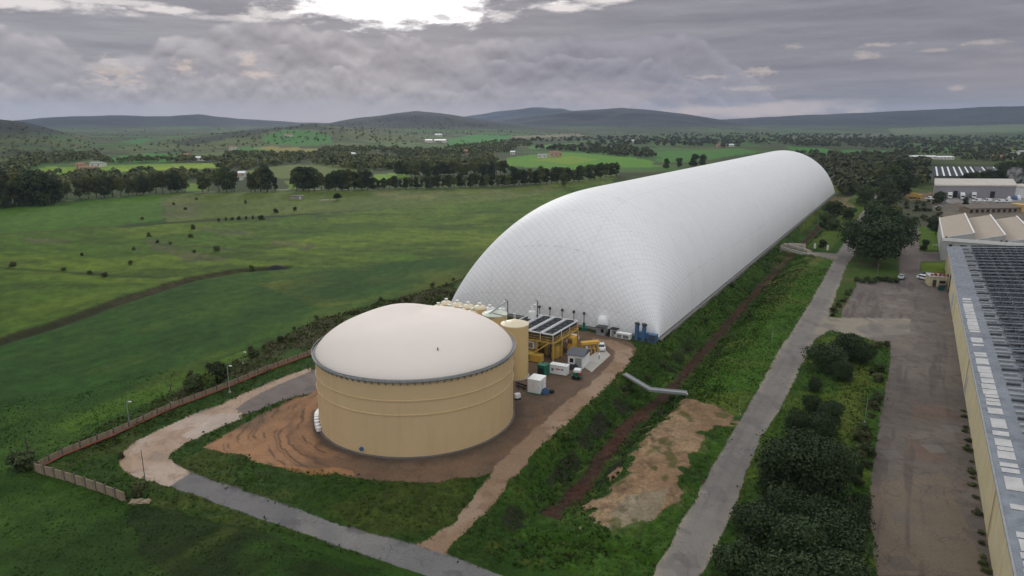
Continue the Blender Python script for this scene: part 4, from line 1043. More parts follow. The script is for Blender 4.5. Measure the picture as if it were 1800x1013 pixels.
def put(t, px, py, rz): p = gp(px, py); t.location = p; t.rotation_euler = (0, 0, rz); return t
RU = math.atan2(U[1], U[0])
wc0 = put(make_car('parked_car', 'white car beside the orange valve skid', 'car', CARW), 1056, 614, RU + math.pi + .5)
put(make_car('parked_car', 'white car half hidden behind the tall yellow cabinet', 'suv', CARW, H=1.6), 1007, 602, RU + .1)
put(make_car('parked_car', 'silver car parked along the lawn edge facing away', 'car', CARG, L=4.4), 1584.5, 490, RU + math.pi - .12)
put(make_car('parked_car', 'white car angled beside the yellow gatehouse', 'suv', CARW, L=4.5, H=1.6), 1625, 492, RU + 1.0)
put(make_car('parked_car', 'dark blue car tucked behind the angled white car', 'car', CARD), 1631, 487, RU + .9)

# ------------------------------------------------------------------ footbridge over the ditch
B = [gp(1098, 657), gp(1142, 684), gp(1207, 690)]
B = [Vector((p.x, p.y, z)) for p, z in zip([Vector((*G(1098, 657, .25), 0)), Vector((*G(1143, 684, -.35), 0)), Vector((*G(1207, 690, -.15), 0))], (.25, -.35, -.15))]
fb = thing('footbridge', 'grey steel footbridge bent across the red ditch', 'footbridge', B[0])
GREYW = pm('grey_walkway', (.27, .28, .28), .6, .12, .8)
def deck(path, w, z0, z1, mt, nm, par, org):
    m = MB(); n = len(path); vs = []
    for i, p in enumerate(path):
        t = (path[min(i + 1, n - 1)] - path[max(i - 1, 0)]); t.z = 0; t.normalize(); s_ = Vector((-t.y, t.x, 0))
        for q_ in (s_ * w / 2, -s_ * w / 2):
            for zz in (z0, z1): v = p + q_ - org; vs.append((v.x, v.y, v.z + zz))
    fs = [(0, 1, 3, 2), tuple(4 * (n - 1) + k for k in (2, 3, 1, 0))]
    for i in range(n - 1):
        a, b = 4 * i, 4 * i + 4
        fs += [(a + 1, b + 1, b + 3, a + 3), (a, a + 2, b + 2, b), (a, b, b + 1, a + 1), (a + 2, a + 3, b + 3, b + 2)]
    m.add(vs, fs); return m.build(nm, mt, par)
deck(B, 1.25, -.12, .0, GREYW, 'deck', fb, B[0])
for s_ in (-1, 1):
    off = Vector((.15, .62, 0)) * s_
    deck([p + Vector((.25 * s_, .58 * s_, 0)) for p in B], .10, -.30, .14, GALV, 'girder', fb, B[0])
for p in (B[0], B[2]):
    m = MB(); v = p - B[0]; m.box(v.x - .18, v.y - .5, v.z - 2.8, v.x + .18, v.y + .5, v.z - .12); m.build('pier', CONCR, fb)
# culvert crossing further up: kerbs of the lane over the ditch
for k, (pa, pb) in enumerate((((1372, 443), (1424, 447)), ((1378, 438), (1426, 441)))):
    a = gp(*pa); b = gp(*pb); m = MB(); v = b - a; v.z = 0; L_ = v.length; s_ = Vector((-v.y, v.x, 0)).normalized() * .25
    m.prism([((a + s_).x, (a + s_).y), ((a - s_).x, (a - s_).y), ((b - s_).x, (b - s_).y), ((b + s_).x, (b + s_).y)], -1.0, .06)
    tag(m.build('culvert_wall', CONCR), ('nearer' if k == 0 else 'farther') + ' concrete parapet of the lane crossing the ditch', 'wall')

# ------------------------------------------------------------------ precast walls, lamps, poles
def wall_run(label, pts, h, per=2.5, pipe=None, group=None):
    o0 = pts[0]; t = thing('perimeter_wall', label, 'wall', o0, 0, group)
    for a, b in zip(pts[:-1], pts[1:]):
        L_ = (b - a).length; n = max(1, round(L_ / per)); d = (b - a) / n; ang_ = math.atan2(d.y, d.x)
        for k in range(n):
            p = a + d * k - o0; q_ = d.length
            hh = h * (1 + .05 * (random.random() - .5))
            m = MB()
            for c_ in range(4): m.box(.12, -.045 - .006 * (c_ % 2), -.1 + hh * c_ / 4 + .01, q_ - .12, .045 + .006 * (c_ % 2), hh * (c_ + 1) / 4 - .012)
            m.box(.12, -.03, 0, q_ - .12, .03, hh - .03)
            pn = m.build('panel', PLANK, t); pn.location = p; pn.rotation_euler = (0, 0, ang_)
            m = MB(); m.cbox(0, 0, -.3, .2, .2, hh + .55); ps = m.build('post', POSTM, t); ps.location = p; ps.rotation_euler = (0, 0, ang_)
    if pipe:
        m = MB(); m.tube([p + Vector((pipe[0], pipe[1], .3)) - o0 for p in pts], .13, 6); m.build('service_pipe', RUST, t)
    return t
W1 = [gp(62, 826), gp(110, 801), gp(200, 765), gp(300, 719), gp(400, 681), gp(470, 652), gp(540, 626), gp(600, 603)]
wall_run('long beige precast wall with dark posts along the meadow side', W1, 1.1, 2.6, (.35, -.55))
W2 = [gp(62, 830), gp(115, 845), gp(170, 863), gp(222, 883)]
wall_run('short beige precast wall running towards the lane bend', W2, 1.45, 2.4)
rp = MB()
for k in range(26):
    rp.add([(random.uniform(0, 3.2), random.uniform(-.6, .6), random.uniform(0, .4)) for _ in range(4)], [(0, 1, 2), (0, 2, 3), (0, 3, 1), (1, 3, 2)])
p = gp(226, 884); o = rp.build('broken_panels', PLANK); o.location = p; tag(o, 'rubble of broken wall panels at the end of the short wall', 'rubble')

def lamp(label, px, py, h, rz=0, group='lamp posts along the meadow wall'):
    p = gp(px, py); t = thing('street_lamp', label, 'lamp post', p, rz, group)
    m = MB(); m.tube([(0, 0, -.2), (0, 0, h)], [.09, .055], 8); m.build('pole', GALV, t)
    m = MB(); m.tube([(0, 0, h - .05), (.25, 0, h + .1), (.8, 0, h + .16)], .04, 6); m.build('arm', GALV, t)
    m = MB(); m.bev(.55, -.17, h + .1, 1.15, .17, h + .24, .05); m.build('lamp_head', LAMP, t)
    m = MB(); m.box(-.16, -.16, -.1, .16, .16, .25); m.build('base', CONCR, t)
    return t
lamp('lamp post by the meadow wall above the lane bend', 228, 748, 4.3, -.4)
lamp('lamp post by the meadow wall left of the wide tank', 404, 690, 5.3, -.4)
lamp('lamp post in the grass far left of the wide tank', 427, 640, 2.6, -.4)
def pole(label, px, py, h, mt=GALV, r=.07, arm=False, group=None):
    p = gp(px, py); t = thing('utility_pole', label, 'pole', p, random.uniform(0, 3), group)
    m = MB(); m.tube([(0, 0, -.3), (0, 0, h)], [r, r * .7], 7); m.build('shaft', mt, t)
    m = MB(); m.cbox(0, 0, -.1, r * 4, r * 4, .2); m.build('footing', CONCR, t)
    if arm: m = MB(); m.box(-.5, -.04, h - .35, .5, .04, h - .25); m.build('crossarm', mt, t)
    return t
pole('thin dark pole on the outer edge of the lane bend', 256, 850, 5.2, DGREY, .06)
pole('dark wooden pole behind the meadow wall, midway along', 303, 708, 3.6, WOOD, .12, True)
pole('dark wooden pole at the wall corner', 52, 812, 4.2, WOOD, .12, True)
PG = pm('pale_concrete_post', (.24, .24, .23), .8, .1, 1)
for px, py, h, lab in ((1299, 722, 2.7, 'pale post on the verge beside the sandy heap'), (1356, 604, 4.0, 'pale post on the grass between the ditch and road'), (1520, 742, 4.6, 'pale pole in the dry grass beside the dark yard'), (1500, 850, 5.0, 'leaning pale pole beside the yard edge'), (1541, 492, 5.5, 'pale pole in front of the big pines'), (1437, 395, 5, 'pale pole near the culvert crossing')):
    pole(lab, px, py, h, PG, .06)
for px, py, lab in ((1432, 437, 'white gate pillar left of the round bush'), (1454.5, 440, 'white gate pillar right of the round bush')):
    p = gp(px, py); t = thing('gate_pillar', lab, 'pillar', p); m = MB(); m.cbox(0, 0, -.2, .55, .55, 2.0); m.build('shaft', WHITE, t); m = MB(); m.bev(-.36, -.36, 1.802, .36, .36, 1.98, .06); m.build('coping', OFFW, t)
# ------------------------------------------------------------------ the near warehouse with panels on its wet roof
WHW = pm('stained_beige_render', (.50, .44, .27), .85, .16, .35, streak=((.40, .24, .10), .55, .6), seams=[(0, 7.5, .06, (.3, .25, .13), .25)])
WROOF = pm('wet_sheet_roof', (.20, .22, .25), .28, .35, .3, metal=.25, spec=.6, streak=((.07, .075, .085), .4, .6))
PV = pm('solar_glass', (.018, .021, .028), .3, .15, .4, spec=.55, seams=[(1, 1.05, .04, (.20, .21, .22), .7), (0, 1.7, .03, (.2, .21, .22), .5)])
SKYL = pm('white_skylight', (.46, .45, .44), .5, .28, .6, streak=((.45, .42, .38), .8, .4))
TAN = pm('tan_roof_felt', (.36, .30, .24), .85, .1, .4, streak=((.28, .23, .18), .6, .4))
GREYWALL = pm('grey_concrete_wall', (.38, .38, .37), .8, .14, .4, streak=((.2, .19, .18), .8, .5), seams=[(0, 6.0, .08, (.15, .15, .15), .5)])
SHEETW = pm('grey_profiled_wall', (.26, .25, .26), .6, .1, .5, seams=[(0, 1.2, .06, (.13, .13, .14), .6)])
P0 = np.array(G(1746, 1013)); T0 = -70.0; WL = 193.0 + 70.0
wo = P0 + U * T0
wh = thing('warehouse', 'long beige warehouse with solar racks on its wet grey roof', 'warehouse', (wo[0], wo[1], 0), RU)
# local x along the hall (away from the drone), local y negative across the roof
EZ, SL, RWd = 7.75, .085, 30.0
m = MB(); m.box(0, -.35, -.3, WL, 0, EZ); m.box(0, -2 * RWd, -.3, WL, -2 * RWd + .35, EZ)
for x in (0, WL - .35):
    m.add([(x, -.35, -.3), (x, -2 * RWd + .35, -.3), (x, -2 * RWd + .35, EZ), (x, -RWd, EZ + SL * RWd), (x, -.35, EZ), (x + .35, -.35, -.3), (x + .35, -2 * RWd + .35, -.3), (x + .35, -2 * RWd + .35, EZ), (x + .35, -RWd, EZ + SL * RWd), (x + .35, -.35, EZ)], [(0, 1, 2, 3, 4), (9, 8, 7, 6, 5), (0, 5, 6, 1), (4, 3, 8, 9), (3, 2, 7, 8)])
m.build('wall', WHW, wh)
def rz_(y): return EZ + .06 + SL * (RWd - abs(-y - RWd))
m = MB()
ys = [.12, -RWd, -2 * RWd - .12]
m.add([(x, y, rz_(y) - d) for d in (0, .05) for x in (-.1, WL + .1) for y in ys], [(0, 3, 4, 1), (1, 4, 5, 2), (6, 7, 10, 9), (7, 8, 11, 10), (0, 1, 7, 6), (1, 2, 8, 7), (3, 9, 10, 4), (4, 10, 11, 5), (0, 6, 9, 3), (2, 5, 11, 8)])
m.build('roof', WROOF, wh)
m = MB(); m.box(-.12, .122, EZ - .16, WL + .12, .34, EZ + .12); m.build('gutter', GALV, wh)
def slab(m, x0, x1, y0, y1, h0, h1):
    vs = [(x, y, rz_(y) + h) for h in (h0, h1) for x, y in ((x0, y0), (x1, y0), (x1, y1), (x0, y1))]
    m.add(vs, [(3, 2, 1, 0), (4, 5, 6, 7), (0, 1, 5, 4), (1, 2, 6, 5), (2, 3, 7, 6), (3, 0, 4, 7)])
x = 2.0; r2 = random.Random(3); nsk = 0
while x < WL - 3 and nsk < 62:
    ln = r2.choice([1.2, 1.6, 2.4, 1.2, 3.6])
    if r2.random() < .86:
        m = MB(); slab(m, x, x + ln, -2.45, -.5 - r2.random() * .2, .02, .07); m.build('skylight', SKYL, wh); nsk += 1
    x += ln + r2.choice([.25, .5, 1.2, .3])
arr = None
xs = np.arange(4.0, WL - 2.5, 5.2)
for k, x in enumerate(xs[:80]):
    y1 = -6.4; y0 = -28.6
    if arr is None:
        m = MB()
        for yy in np.arange(y1, y0, -4.05):
            ya, yb = yy, max(yy - 3.9, y0)
            vs = [(xx, y, rz_(y) + zz + t_) for t_ in (0, .05) for xx, zz in ((0, .95), (2.1, .2)) for y in (ya, yb)]
            m.add(vs, [(0, 2, 3, 1), (4, 5, 7, 6), (0, 1, 5, 4), (1, 3, 7, 5), (3, 2, 6, 7), (2, 0, 4, 6)])
        arr = m.build('solar_array', PV, wh); arr.location = (x, 0, 0)
        m = MB()
        for yy in np.arange(y1, y0 - .1, -1.95):
            m.box(-.03, yy - .03, rz_(yy), .04, yy + .03, rz_(yy) + .94); m.tube([(.05, yy, rz_(yy) + .1), (1.4, yy, rz_(yy) + .26)], .035, 4)
            m.tube([(0, yy, rz_(yy) + .1), (0, yy - 1.95 if yy - 1.95 > y0 else yy, rz_(yy) + .9)], .025, 4)
        rk = m.build('rack_frame', GALV, arr)
    else:
        c = arr.copy(); col.objects.link(c); c.location = (x, 0, 0); c.parent = wh
        d = rk.copy(); col.objects.link(d); d.parent = c
for k, x in enumerate(np.arange(6.4, WL - 5, 2.6)[:98]):
    m = MB(); slab(m, x, x + .55, -5.9 - .5 * (k % 2), -4.0, .02, .30); m.build('roof_light', GALV if k % 3 else DGREY, wh)
for x0, x1, z1, mt in ((T0 * -1 + 150, T0 * -1 + 155, 5.5, BLACK), (T0 * -1 + 128, T0 * -1 + 133, 4.6, pm('blue_grey_shutter', (.28, .34, .42), .6)), (T0 * -1 + 60, T0 * -1 + 63.5, 4, GREYWALL)):
    m = MB(); m.box(x0, -.003, 0, x1, .06, z1); m.build('door', mt, wh)
m = MB(); pass
for x in (118, 62, 8): m = MB(); m.tube([(70 + x, .1, 0), (70 + x, .1, EZ - .2)], .06); m.build('downpipe', WHW, wh)

# ------------------------------------------------------------------ saw-tooth factory
so = np.array(G(1659, 418, 8.4))
sf = thing('sawtooth_factory', 'factory with tan saw-tooth roof behind the long warehouse', 'factory', (so[0], so[1], 0), RU)
SD, TW, TRi, NT = 64.0, 9.3, 2.5, 6
SW = TW * NT; EH = 7.2
m = MB(); m.box(0, -SW, -.3, SD, 0, EH); m.build('wall', GREYWALL, sf)
m = MB(); m.box(-.25, -SW - .2, EH + .002, .15, .25, EH + 1.2); m.box(.152, .0, EH + .002, SD, .25, EH + 1.2); m.build('parapet', WHITE, sf)
for k in range(NT):
    y0 = -.02 - k * TW; y1 = y0 - TW + .04
    z0, z1 = EH + 1.0, EH + 1.0 + TRi
    m = MB(); m.add([(.6, y0, EH + .01), (.6, y1, EH + .01), (.6, y1, z1), (.6, y0, z0), (SD - .2, y0, EH + .01), (SD - .2, y1, EH + .01), (SD - .2, y1, z1), (SD - .2, y0, z0)], [(0, 1, 2, 3)[::-1], (4, 5, 6, 7), (0, 4, 7, 3)[::1], (1, 2, 6, 5)]); g_ = m.build('gable_glazing', GREYWALL, sf)
    m = MB(); e = .12
    m.add([(1.6, y0, z0), (SD, y0, z0), (SD, y1, z1), (1.6, y1, z1), (1.6, y0, z0 + e), (SD, y0, z0 + e), (SD, y1, z1 + e), (1.6, y1, z1 + e)], [(0, 1, 2, 3), (7, 6, 5, 4), (0, 4, 5, 1), (1, 5, 6, 2), (2, 6, 7, 3), (3, 7, 4, 0)]); m.build('roof', TAN, sf)
    m = MB(); m.box(.62, y1 - .05, z1 + e + .002, SD + .1, y1 + .45, z1 + e + .14); m.build('ridge_flashing', WHITE, sf)
    m = MB(); m.add([(.61, y0, z0 - .4), (.61, y1, z0 - .4), (.61, y1, z1 + .1), (.61, y0, z0 + .1), (1.62, y0, z0 + .06), (1.62, y1, z1 + .14)], [(3, 2, 1, 0), (3, 4, 5, 2)]); m.build('sloped_glazing', pm('dusty_glass', (.42, .425, .44), .5, .12, .5) if k == 0 else bpy.data.materials['dusty_glass'], sf)
y = -2.0; wi = 0
while y > -SW + 3 and wi < 40:
    wd = r2.choice([1.0, 1.6, 2.2]); m = MB(); m.box(-.05, y - wd, 3.2, .003, y, 6.1); w = m.build('window', GLASS, sf)
    m = MB(); m.box(-.08, y - wd - .1, 3.08, -.0, y + .1, 3.18); m.build('sill', OFFW, w)
    y -= wd + r2.choice([1.2, 2.4, .6, 3.0]); wi += 1
m = MB()
for yy in (-.8, -17.5, -19, -29.5): m.bev(-.2, yy - .3, EH + 1.203, .2, yy + .3, EH + 1.75, .08)
m.build('roof_fan', DGREY, sf)

# ------------------------------------------------------------------ grey loading hall and the striped-roof hall behind it
A = gp(1640.6, 347.5); A2 = gp(1783, 348.5)
hz = math.atan2(A2.y - A.y, A2.x - A.x); HL = (A2 - A).length
HH = 8.0; HDp = 22.0
lh = thing('loading_hall', 'grey loading hall with a pale flat roof and parked trucks in front', 'warehouse', A, hz)
m = MB(); m.box(0, 0, -1, HL, HDp, HH); m.build('wall', SHEETW, lh)
m = MB(); m.add([(-.3, -.35, HH + .002), (HL + .3, -.35, HH + .002), (HL + .3, HDp + .3, HH + .002), (-.3, HDp + .3, HH + .002), (-.3, -.35, HH + .6), (HL + .3, -.35, HH + .6), (HL + .3, HDp + .3, HH + 3.0), (-.3, HDp + .3, HH + 3.0)], [(3, 2, 1, 0), (4, 5, 6, 7), (0, 1, 5, 4), (1, 2, 6, 5), (2, 3, 7, 6), (3, 0, 4, 7)]); m.build('roof', pm('pale_membrane_roof', (.50, .455, .40), .8, .12, .15, streak=((.36, .31, .26), .4, .5)), lh)
m = MB(); m.box(-.32, -.42, HH - .3, HL + .32, -.352, HH + .6); m.build('fascia', pm('cream_fascia', (.58, .52, .44), .7), lh)
for x0, x1, z1 in ((12.5, 15.4, 4.6), (36.5, 39.6, 4.3)):
    m = MB(); m.box(x0, -.05, 0, x1, .003, z1); m.build('door', BLACK, lh)
m = MB(); m.box(HL, 2, -1, HL + 30, HDp, HH - .8); m.build('annex', OFFW, lh)
m = MB(); m.bev(HL + .31, 1.5, HH - .798, HL + 30.3, HDp + .3, HH - .4, .1); m.build('annex_roof', bpy.data.materials['pale_membrane_roof'], lh)
Bf = np.array(G(1641, 309.5, 8.0)); Bb = np.array(G(1637, 294, 10.5))
st_ = thing('striped_roof_hall', 'hall with white skylight stripes across its dark roof behind the grey hall', 'warehouse', (Bf[0], Bf[1], 0), hz)
SDp = float(np.hypot(*(Bb - Bf))); SLn = 95.0
skew = (Bb[0] - Bf[0]) * math.cos(hz) + (Bb[1] - Bf[1]) * math.sin(hz)
m = MB(); m.box(0, 0, -1, SLn, SDp, 7.72); m.build('wall', pm('olive_grey_wall', (.14, .14, .12), .85), st_)
sr = lambda y: 8.05 + 2.4 * min(y / SDp, 1)
m = MB(); m.add([(-.4, -.4, 8.0), (SLn, -.4, 8.0), (SLn, SDp, 10.45), (-.4, SDp, 10.45), (-.4, -.4, 8.05 - .3), (SLn, -.4, 7.75), (SLn, SDp, 7.75), (-.4, SDp, 7.75)], [(0, 1, 2, 3), (4, 0, 3, 7), (1, 5, 6, 2), (4, 5, 1, 0), (7, 3, 2, 6)]); m.build('roof', pm('dull_fibre_roof', (.075, .08, .085), .9, .2, .2, spec=0.0), st_)
def rslab(m, x0, x1, y0, y1, h0, h1):
    vs = [(x, y, 8.0 + 2.45 * y / SDp + h) for h in (h0, h1) for x, y in ((x0, y0), (x1, y0), (x1, y1), (x0, y1))]
    m.add(vs, [(3, 2, 1, 0), (4, 5, 6, 7), (0, 1, 5, 4), (1, 2, 6, 5), (2, 3, 7, 6), (3, 0, 4, 7)])
for k in range(9):
    for e in (0, 5.2):
        x0 = 2.4 + k * 10.0 + e
        m = MB(); rslab(m, x0, x0 + 1.35, .6, SDp - .6, .03, .06); m.build('skylight_stripe', WHITE, st_)
for k in range(6):
    m = MB(); rslab(m, 36 + k * 10, 41.8 + k * 10, SDp * .45, SDp - 1, .11, .22); m.build('solar_array', DGREY, st_)

for rt in (lh, st_):                               # both halls lie askew: their gables follow the road, not the frontage
    k_ = (U[0] * math.cos(hz) + U[1] * math.sin(hz)) / (U[1] * math.cos(hz) - U[0] * math.sin(hz))
    for ch in rt.children:
        for v_ in ch.data.vertices: v_.co.x += v_.co.y * k_
# long ruined shed, trucks and vans of the loading yard
a = gp(1702, 375); b = gp(1793, 373)
rs = thing('ruined_shed', 'long low brown shed with dark arched openings and a yellow end wall', 'shed', a, math.atan2(b.y - a.y, b.x - a.x)); RL = (b - a).length
m = MB(); m.box(0, 0, -.3, RL, 7, 2.6); m.build('wall', pm('brown_render', (.26, .20, .14), .9, .25, .6, streak=((.1, .08, .06), .8, .6)), rs)
m = MB(); m.add([(-.3, -.5, 2.5), (RL, -.5, 2.5), (RL, 7.3, 3.9), (-.3, 7.3, 3.9), (-.3, -.5, 2.62), (RL, -.5, 2.62), (RL, 7.3, 4.02), (-.3, 7.3, 4.02)], [(3, 2, 1, 0), (4, 5, 6, 7), (0, 1, 5, 4), (1, 2, 6, 5), (2, 3, 7, 6), (3, 0, 4, 7)]); m.build('roof', pm('brown_tile_roof', (.15, .125, .10), .9, .25, .8), rs)
for k in range(9):
    m = MB(); x0 = 1 + k * (RL - 3) / 8.6; m.box(x0, -.04, .2, x0 + 1.7, .003, 1.9); m.build('opening', BLACK, rs)
m = MB(); m.box(RL + .01, -1, -.3, RL + 6, 8, 4.2); m.build('end_wall', pm('ochre_render', (.52, .36, .14), .9), rs)
def truck(label, px, py, rz, tl=9.0, cabm=WHITE, boxm=WHITE):
    p = gp(px, py); t = thing('parked_truck', label, 'truck', p, rz, None)
    m = MB(); m.bev(0, -1.2, .5, 2.1, 1.2, 2.9, .2); m.build('cab', cabm, t)
    m = MB(); m.box(-.03, -1.0, 1.6, .02, 1.0, 2.5); m.build('windscreen', GLASS, t)
    m = MB(); m.bev(2.5, -1.25, 1.0, 2.5 + tl, 1.25, 3.7, .06); m.build('cargo_box', boxm, t)
    m = MB(); m.box(.2, -.5, .5, 2.4 + tl, .5, .99); m.build('chassis', DGREY, t)
    for x in (.9, 3.6, 1.2 + tl, 2.3 + tl):
        for s_ in (-1, 1):
            m = MB(); m.lathe([(.3, 0), (.48, .04), (.48, .28), (.3, .3)], 14); w = m.build('wheel', BLACK, t); w.location = (x, s_ * 1.2 + .15 * (1 if s_ < 0 else -1) + (.15 if s_ > 0 else -.15), .48); w.rotation_euler = (R(90) * s_ * -1, 0, 0)
    return t
DX = RU
truck('white truck parked left of the dark hall door', 1669.5, 350, DX)
truck('white truck parked right of the dark hall door', 1692, 351, DX)
truck('white truck nearest to the middle of the grey hall', 1712, 349.5, DX)
truck('yellow truck at the left end of the grey hall', 1619, 350, DX + 1.5, 4, YELLOW, YELLOW)
vproto = None
for px, py, rz, lab, kd in ((1717, 355, hz, 'white van left of the row before the brown shed', 'van'), (1735, 355, hz + .1, 'white van in the middle of the row before the brown shed', 'van'), (1757, 356, hz, 'white van second from the right before the brown shed', 'van'), (1770, 356, hz + .05, 'white van at the right before the brown shed', 'van'), (1633, 351, hz, 'white van by the left corner of the grey hall', 'van'), (1658, 357, hz, 'silver car alone on the loading yard', 'car'), (1650, 366, hz + .3, 'grey car among the yard clutter left of the brown shed', 'car')):
    if kd == 'van':
        if vproto is None: vproto = make_car('parked_van', lab, 'van', CARW, 5.0, 1.9, 2.1, 'van'); put(vproto, px, py, rz)
        else: dup(vproto, gp(px, py), rz, None, lab)
    else: put(make_car('parked_car', lab, 'car', CARG), px, py, rz)
for k, (px, w, h, mt, lab) in enumerate(((1773, 2.2, 2.2, WHITE, 'white sack pile left of the blue pile'), (1783, 3.4, 2.8, BLUE, 'blue wrapped pile at the end of the loading yard'), (1790, 2.6, 3.0, WHITE, 'white wrapped pile right of the blue pile'))):
    p = gp(px, 351); m = MB(); m.lathe([(w / 2, 0), (w / 2 * 1.02, h * .4), (w / 2 * .6, h * .85), (.1, h)], 9); o = m.build('wrapped_pile', mt); o.location = p; tag(o, lab, 'pile')

# gatehouse
a = gp(1632, 503); b = gp(1661, 505)
gh = thing('gatehouse', 'small yellow gatehouse with a cluttered pale flat roof', 'gatehouse', a, math.atan2(b.y - a.y, b.x - a.x)); GL = (b - a).length
m = MB(); m.box(0, 0, -.2, GL, 5.2, 2.9); m.build('wall', pm('cream_render', (.55, .48, .29), .85, .1, .5, streak=((.3, .25, .15), .8, .4)), gh)
m = MB(); m.bev(-.15, -.15, 2.902, GL + .15, 5.35, 3.2, .06); m.build('roof', SKYL, gh)
m = MB(); m.box(1.0, -.04, .05, 2.0, .003, 2.1); m.build('door', DGREY, gh)
m = MB(); m.box(2.8, -.04, 1.0, 4.4, .003, 2.0); m.build('window', GLASS, gh)
m = MB()
for k in range(5): m.bev(.5 + k * 1.1, .6, 3.203, 1.1 + k * 1.1, 1.6 + (k % 2), 3.7 + .2 * (k % 3), .05)
m.build('roof_unit', RUST, gh)
p = gp(1660, 511); t = thing('waste_skip', 'dark green waste skip beside the warehouse door', 'skip', p, RU); m = MB(); m.add([(0, 0, .1), (1.6, 0, .1), (1.9, 0, 1.3), (-.3, 0, 1.3), (0, 1.6, .1), (1.6, 1.6, .1), (1.9, 1.6, 1.3), (-.3, 1.6, 1.3)], [(0, 1, 2, 3), (7, 6, 5, 4), (0, 4, 5, 1), (1, 5, 6, 2), (3, 7, 4, 0)]); m.build('bin', pm('dark_teal', (.02, .09, .09), .5), t); m = MB(); m.box(-.35, -.05, 1.302, 1.95, 1.65, 1.4); m.build('lid', BLACK, t)
a = gp(1652, 434); t = thing('guard_barrier', 'white pipe railing on the lawn left of the saw-tooth factory', 'railing', a); m = MB()
for k in range(4): m.tube([(-3 + k * 1.5, 0, -.1), (-3 + k * 1.5, 0, 1.0)], .05)
m.build('post', WHITE, t); m = MB(); m.tube([(-3, 0, 1.0), (1.5, 0, 1.0)], .06); m.tube([(-3, 0, .55), (1.5, 0, .55)], .05); m.build('rail', WHITE, t)

# ------------------------------------------------------------------ farms, houses and sheds scattered over the plain
HOUSEW = pm('lime_washed_wall', (.66, .62, .55), .9, .12, .5); HOUSEP = pm('pinkish_wall', (.48, .33, .25), .9, .15, .5)
TILE = pm('clay_tile_roof', (.30, .16, .10), .9, .2, .8); SHEET = pm('white_sheet_roof', (.76, .76, .76), .5, .08, .3)
def house(name, label, px, py, wpx, h, depth, wallm, roofm, cat='house', group=None, rise=None, win=True):
    p = gp(px, py); dist = p.y * cP + CH * sP
    w = wpx * dist / F; rise = rise if rise else h * .35
    t = thing(name, label, cat, p, random.uniform(-.15, .15), group)
    m = MB(); m.box(-w / 2, 0, -2, w / 2, depth, h)
    m.add([(-w / 2, 0, h), (-w / 2, depth, h), (-w / 2, depth / 2, h + rise), (w / 2, 0, h), (w / 2, depth, h), (w / 2, depth / 2, h + rise)], [(0, 2, 1), (3, 4, 5)])
    m.build('wall', wallm, t)
    m = MB(); e = .4; th_ = .25
    m.add([(-w / 2 - e, -e, h - .1), (w / 2 + e, -e, h - .1), (w / 2 + e, depth / 2, h + rise), (-w / 2 - e, depth / 2, h + rise), (w / 2 + e, depth + e, h - .1), (-w / 2 - e, depth + e, h - .1)] + [(-w / 2 - e, -e, h - .1 + th_), (w / 2 + e, -e, h - .1 + th_), (w / 2 + e, depth / 2, h + rise + th_), (-w / 2 - e, depth / 2, h + rise + th_), (w / 2 + e, depth + e, h - .1 + th_), (-w / 2 - e, depth + e, h - .1 + th_)],
          [(3, 2, 1, 0), (5, 4, 2, 3), (6, 7, 8, 9), (9, 8, 10, 11), (0, 1, 7, 6), (4, 5, 11, 10), (1, 2, 8, 7), (2, 4, 10, 8), (3, 0, 6, 9), (5, 3, 9, 11)])
    m.build('roof', roofm, t)
    if win:
        n = max(2, int(w / 5))
        for k in range(min(n, 8)):
            x = -w / 2 + (k + .5) * w / n; m = MB(); m.box(x - .6, -.05, h * .35, x + .6, .003, h * .75); m.build('window', GLASS, t)
    return t
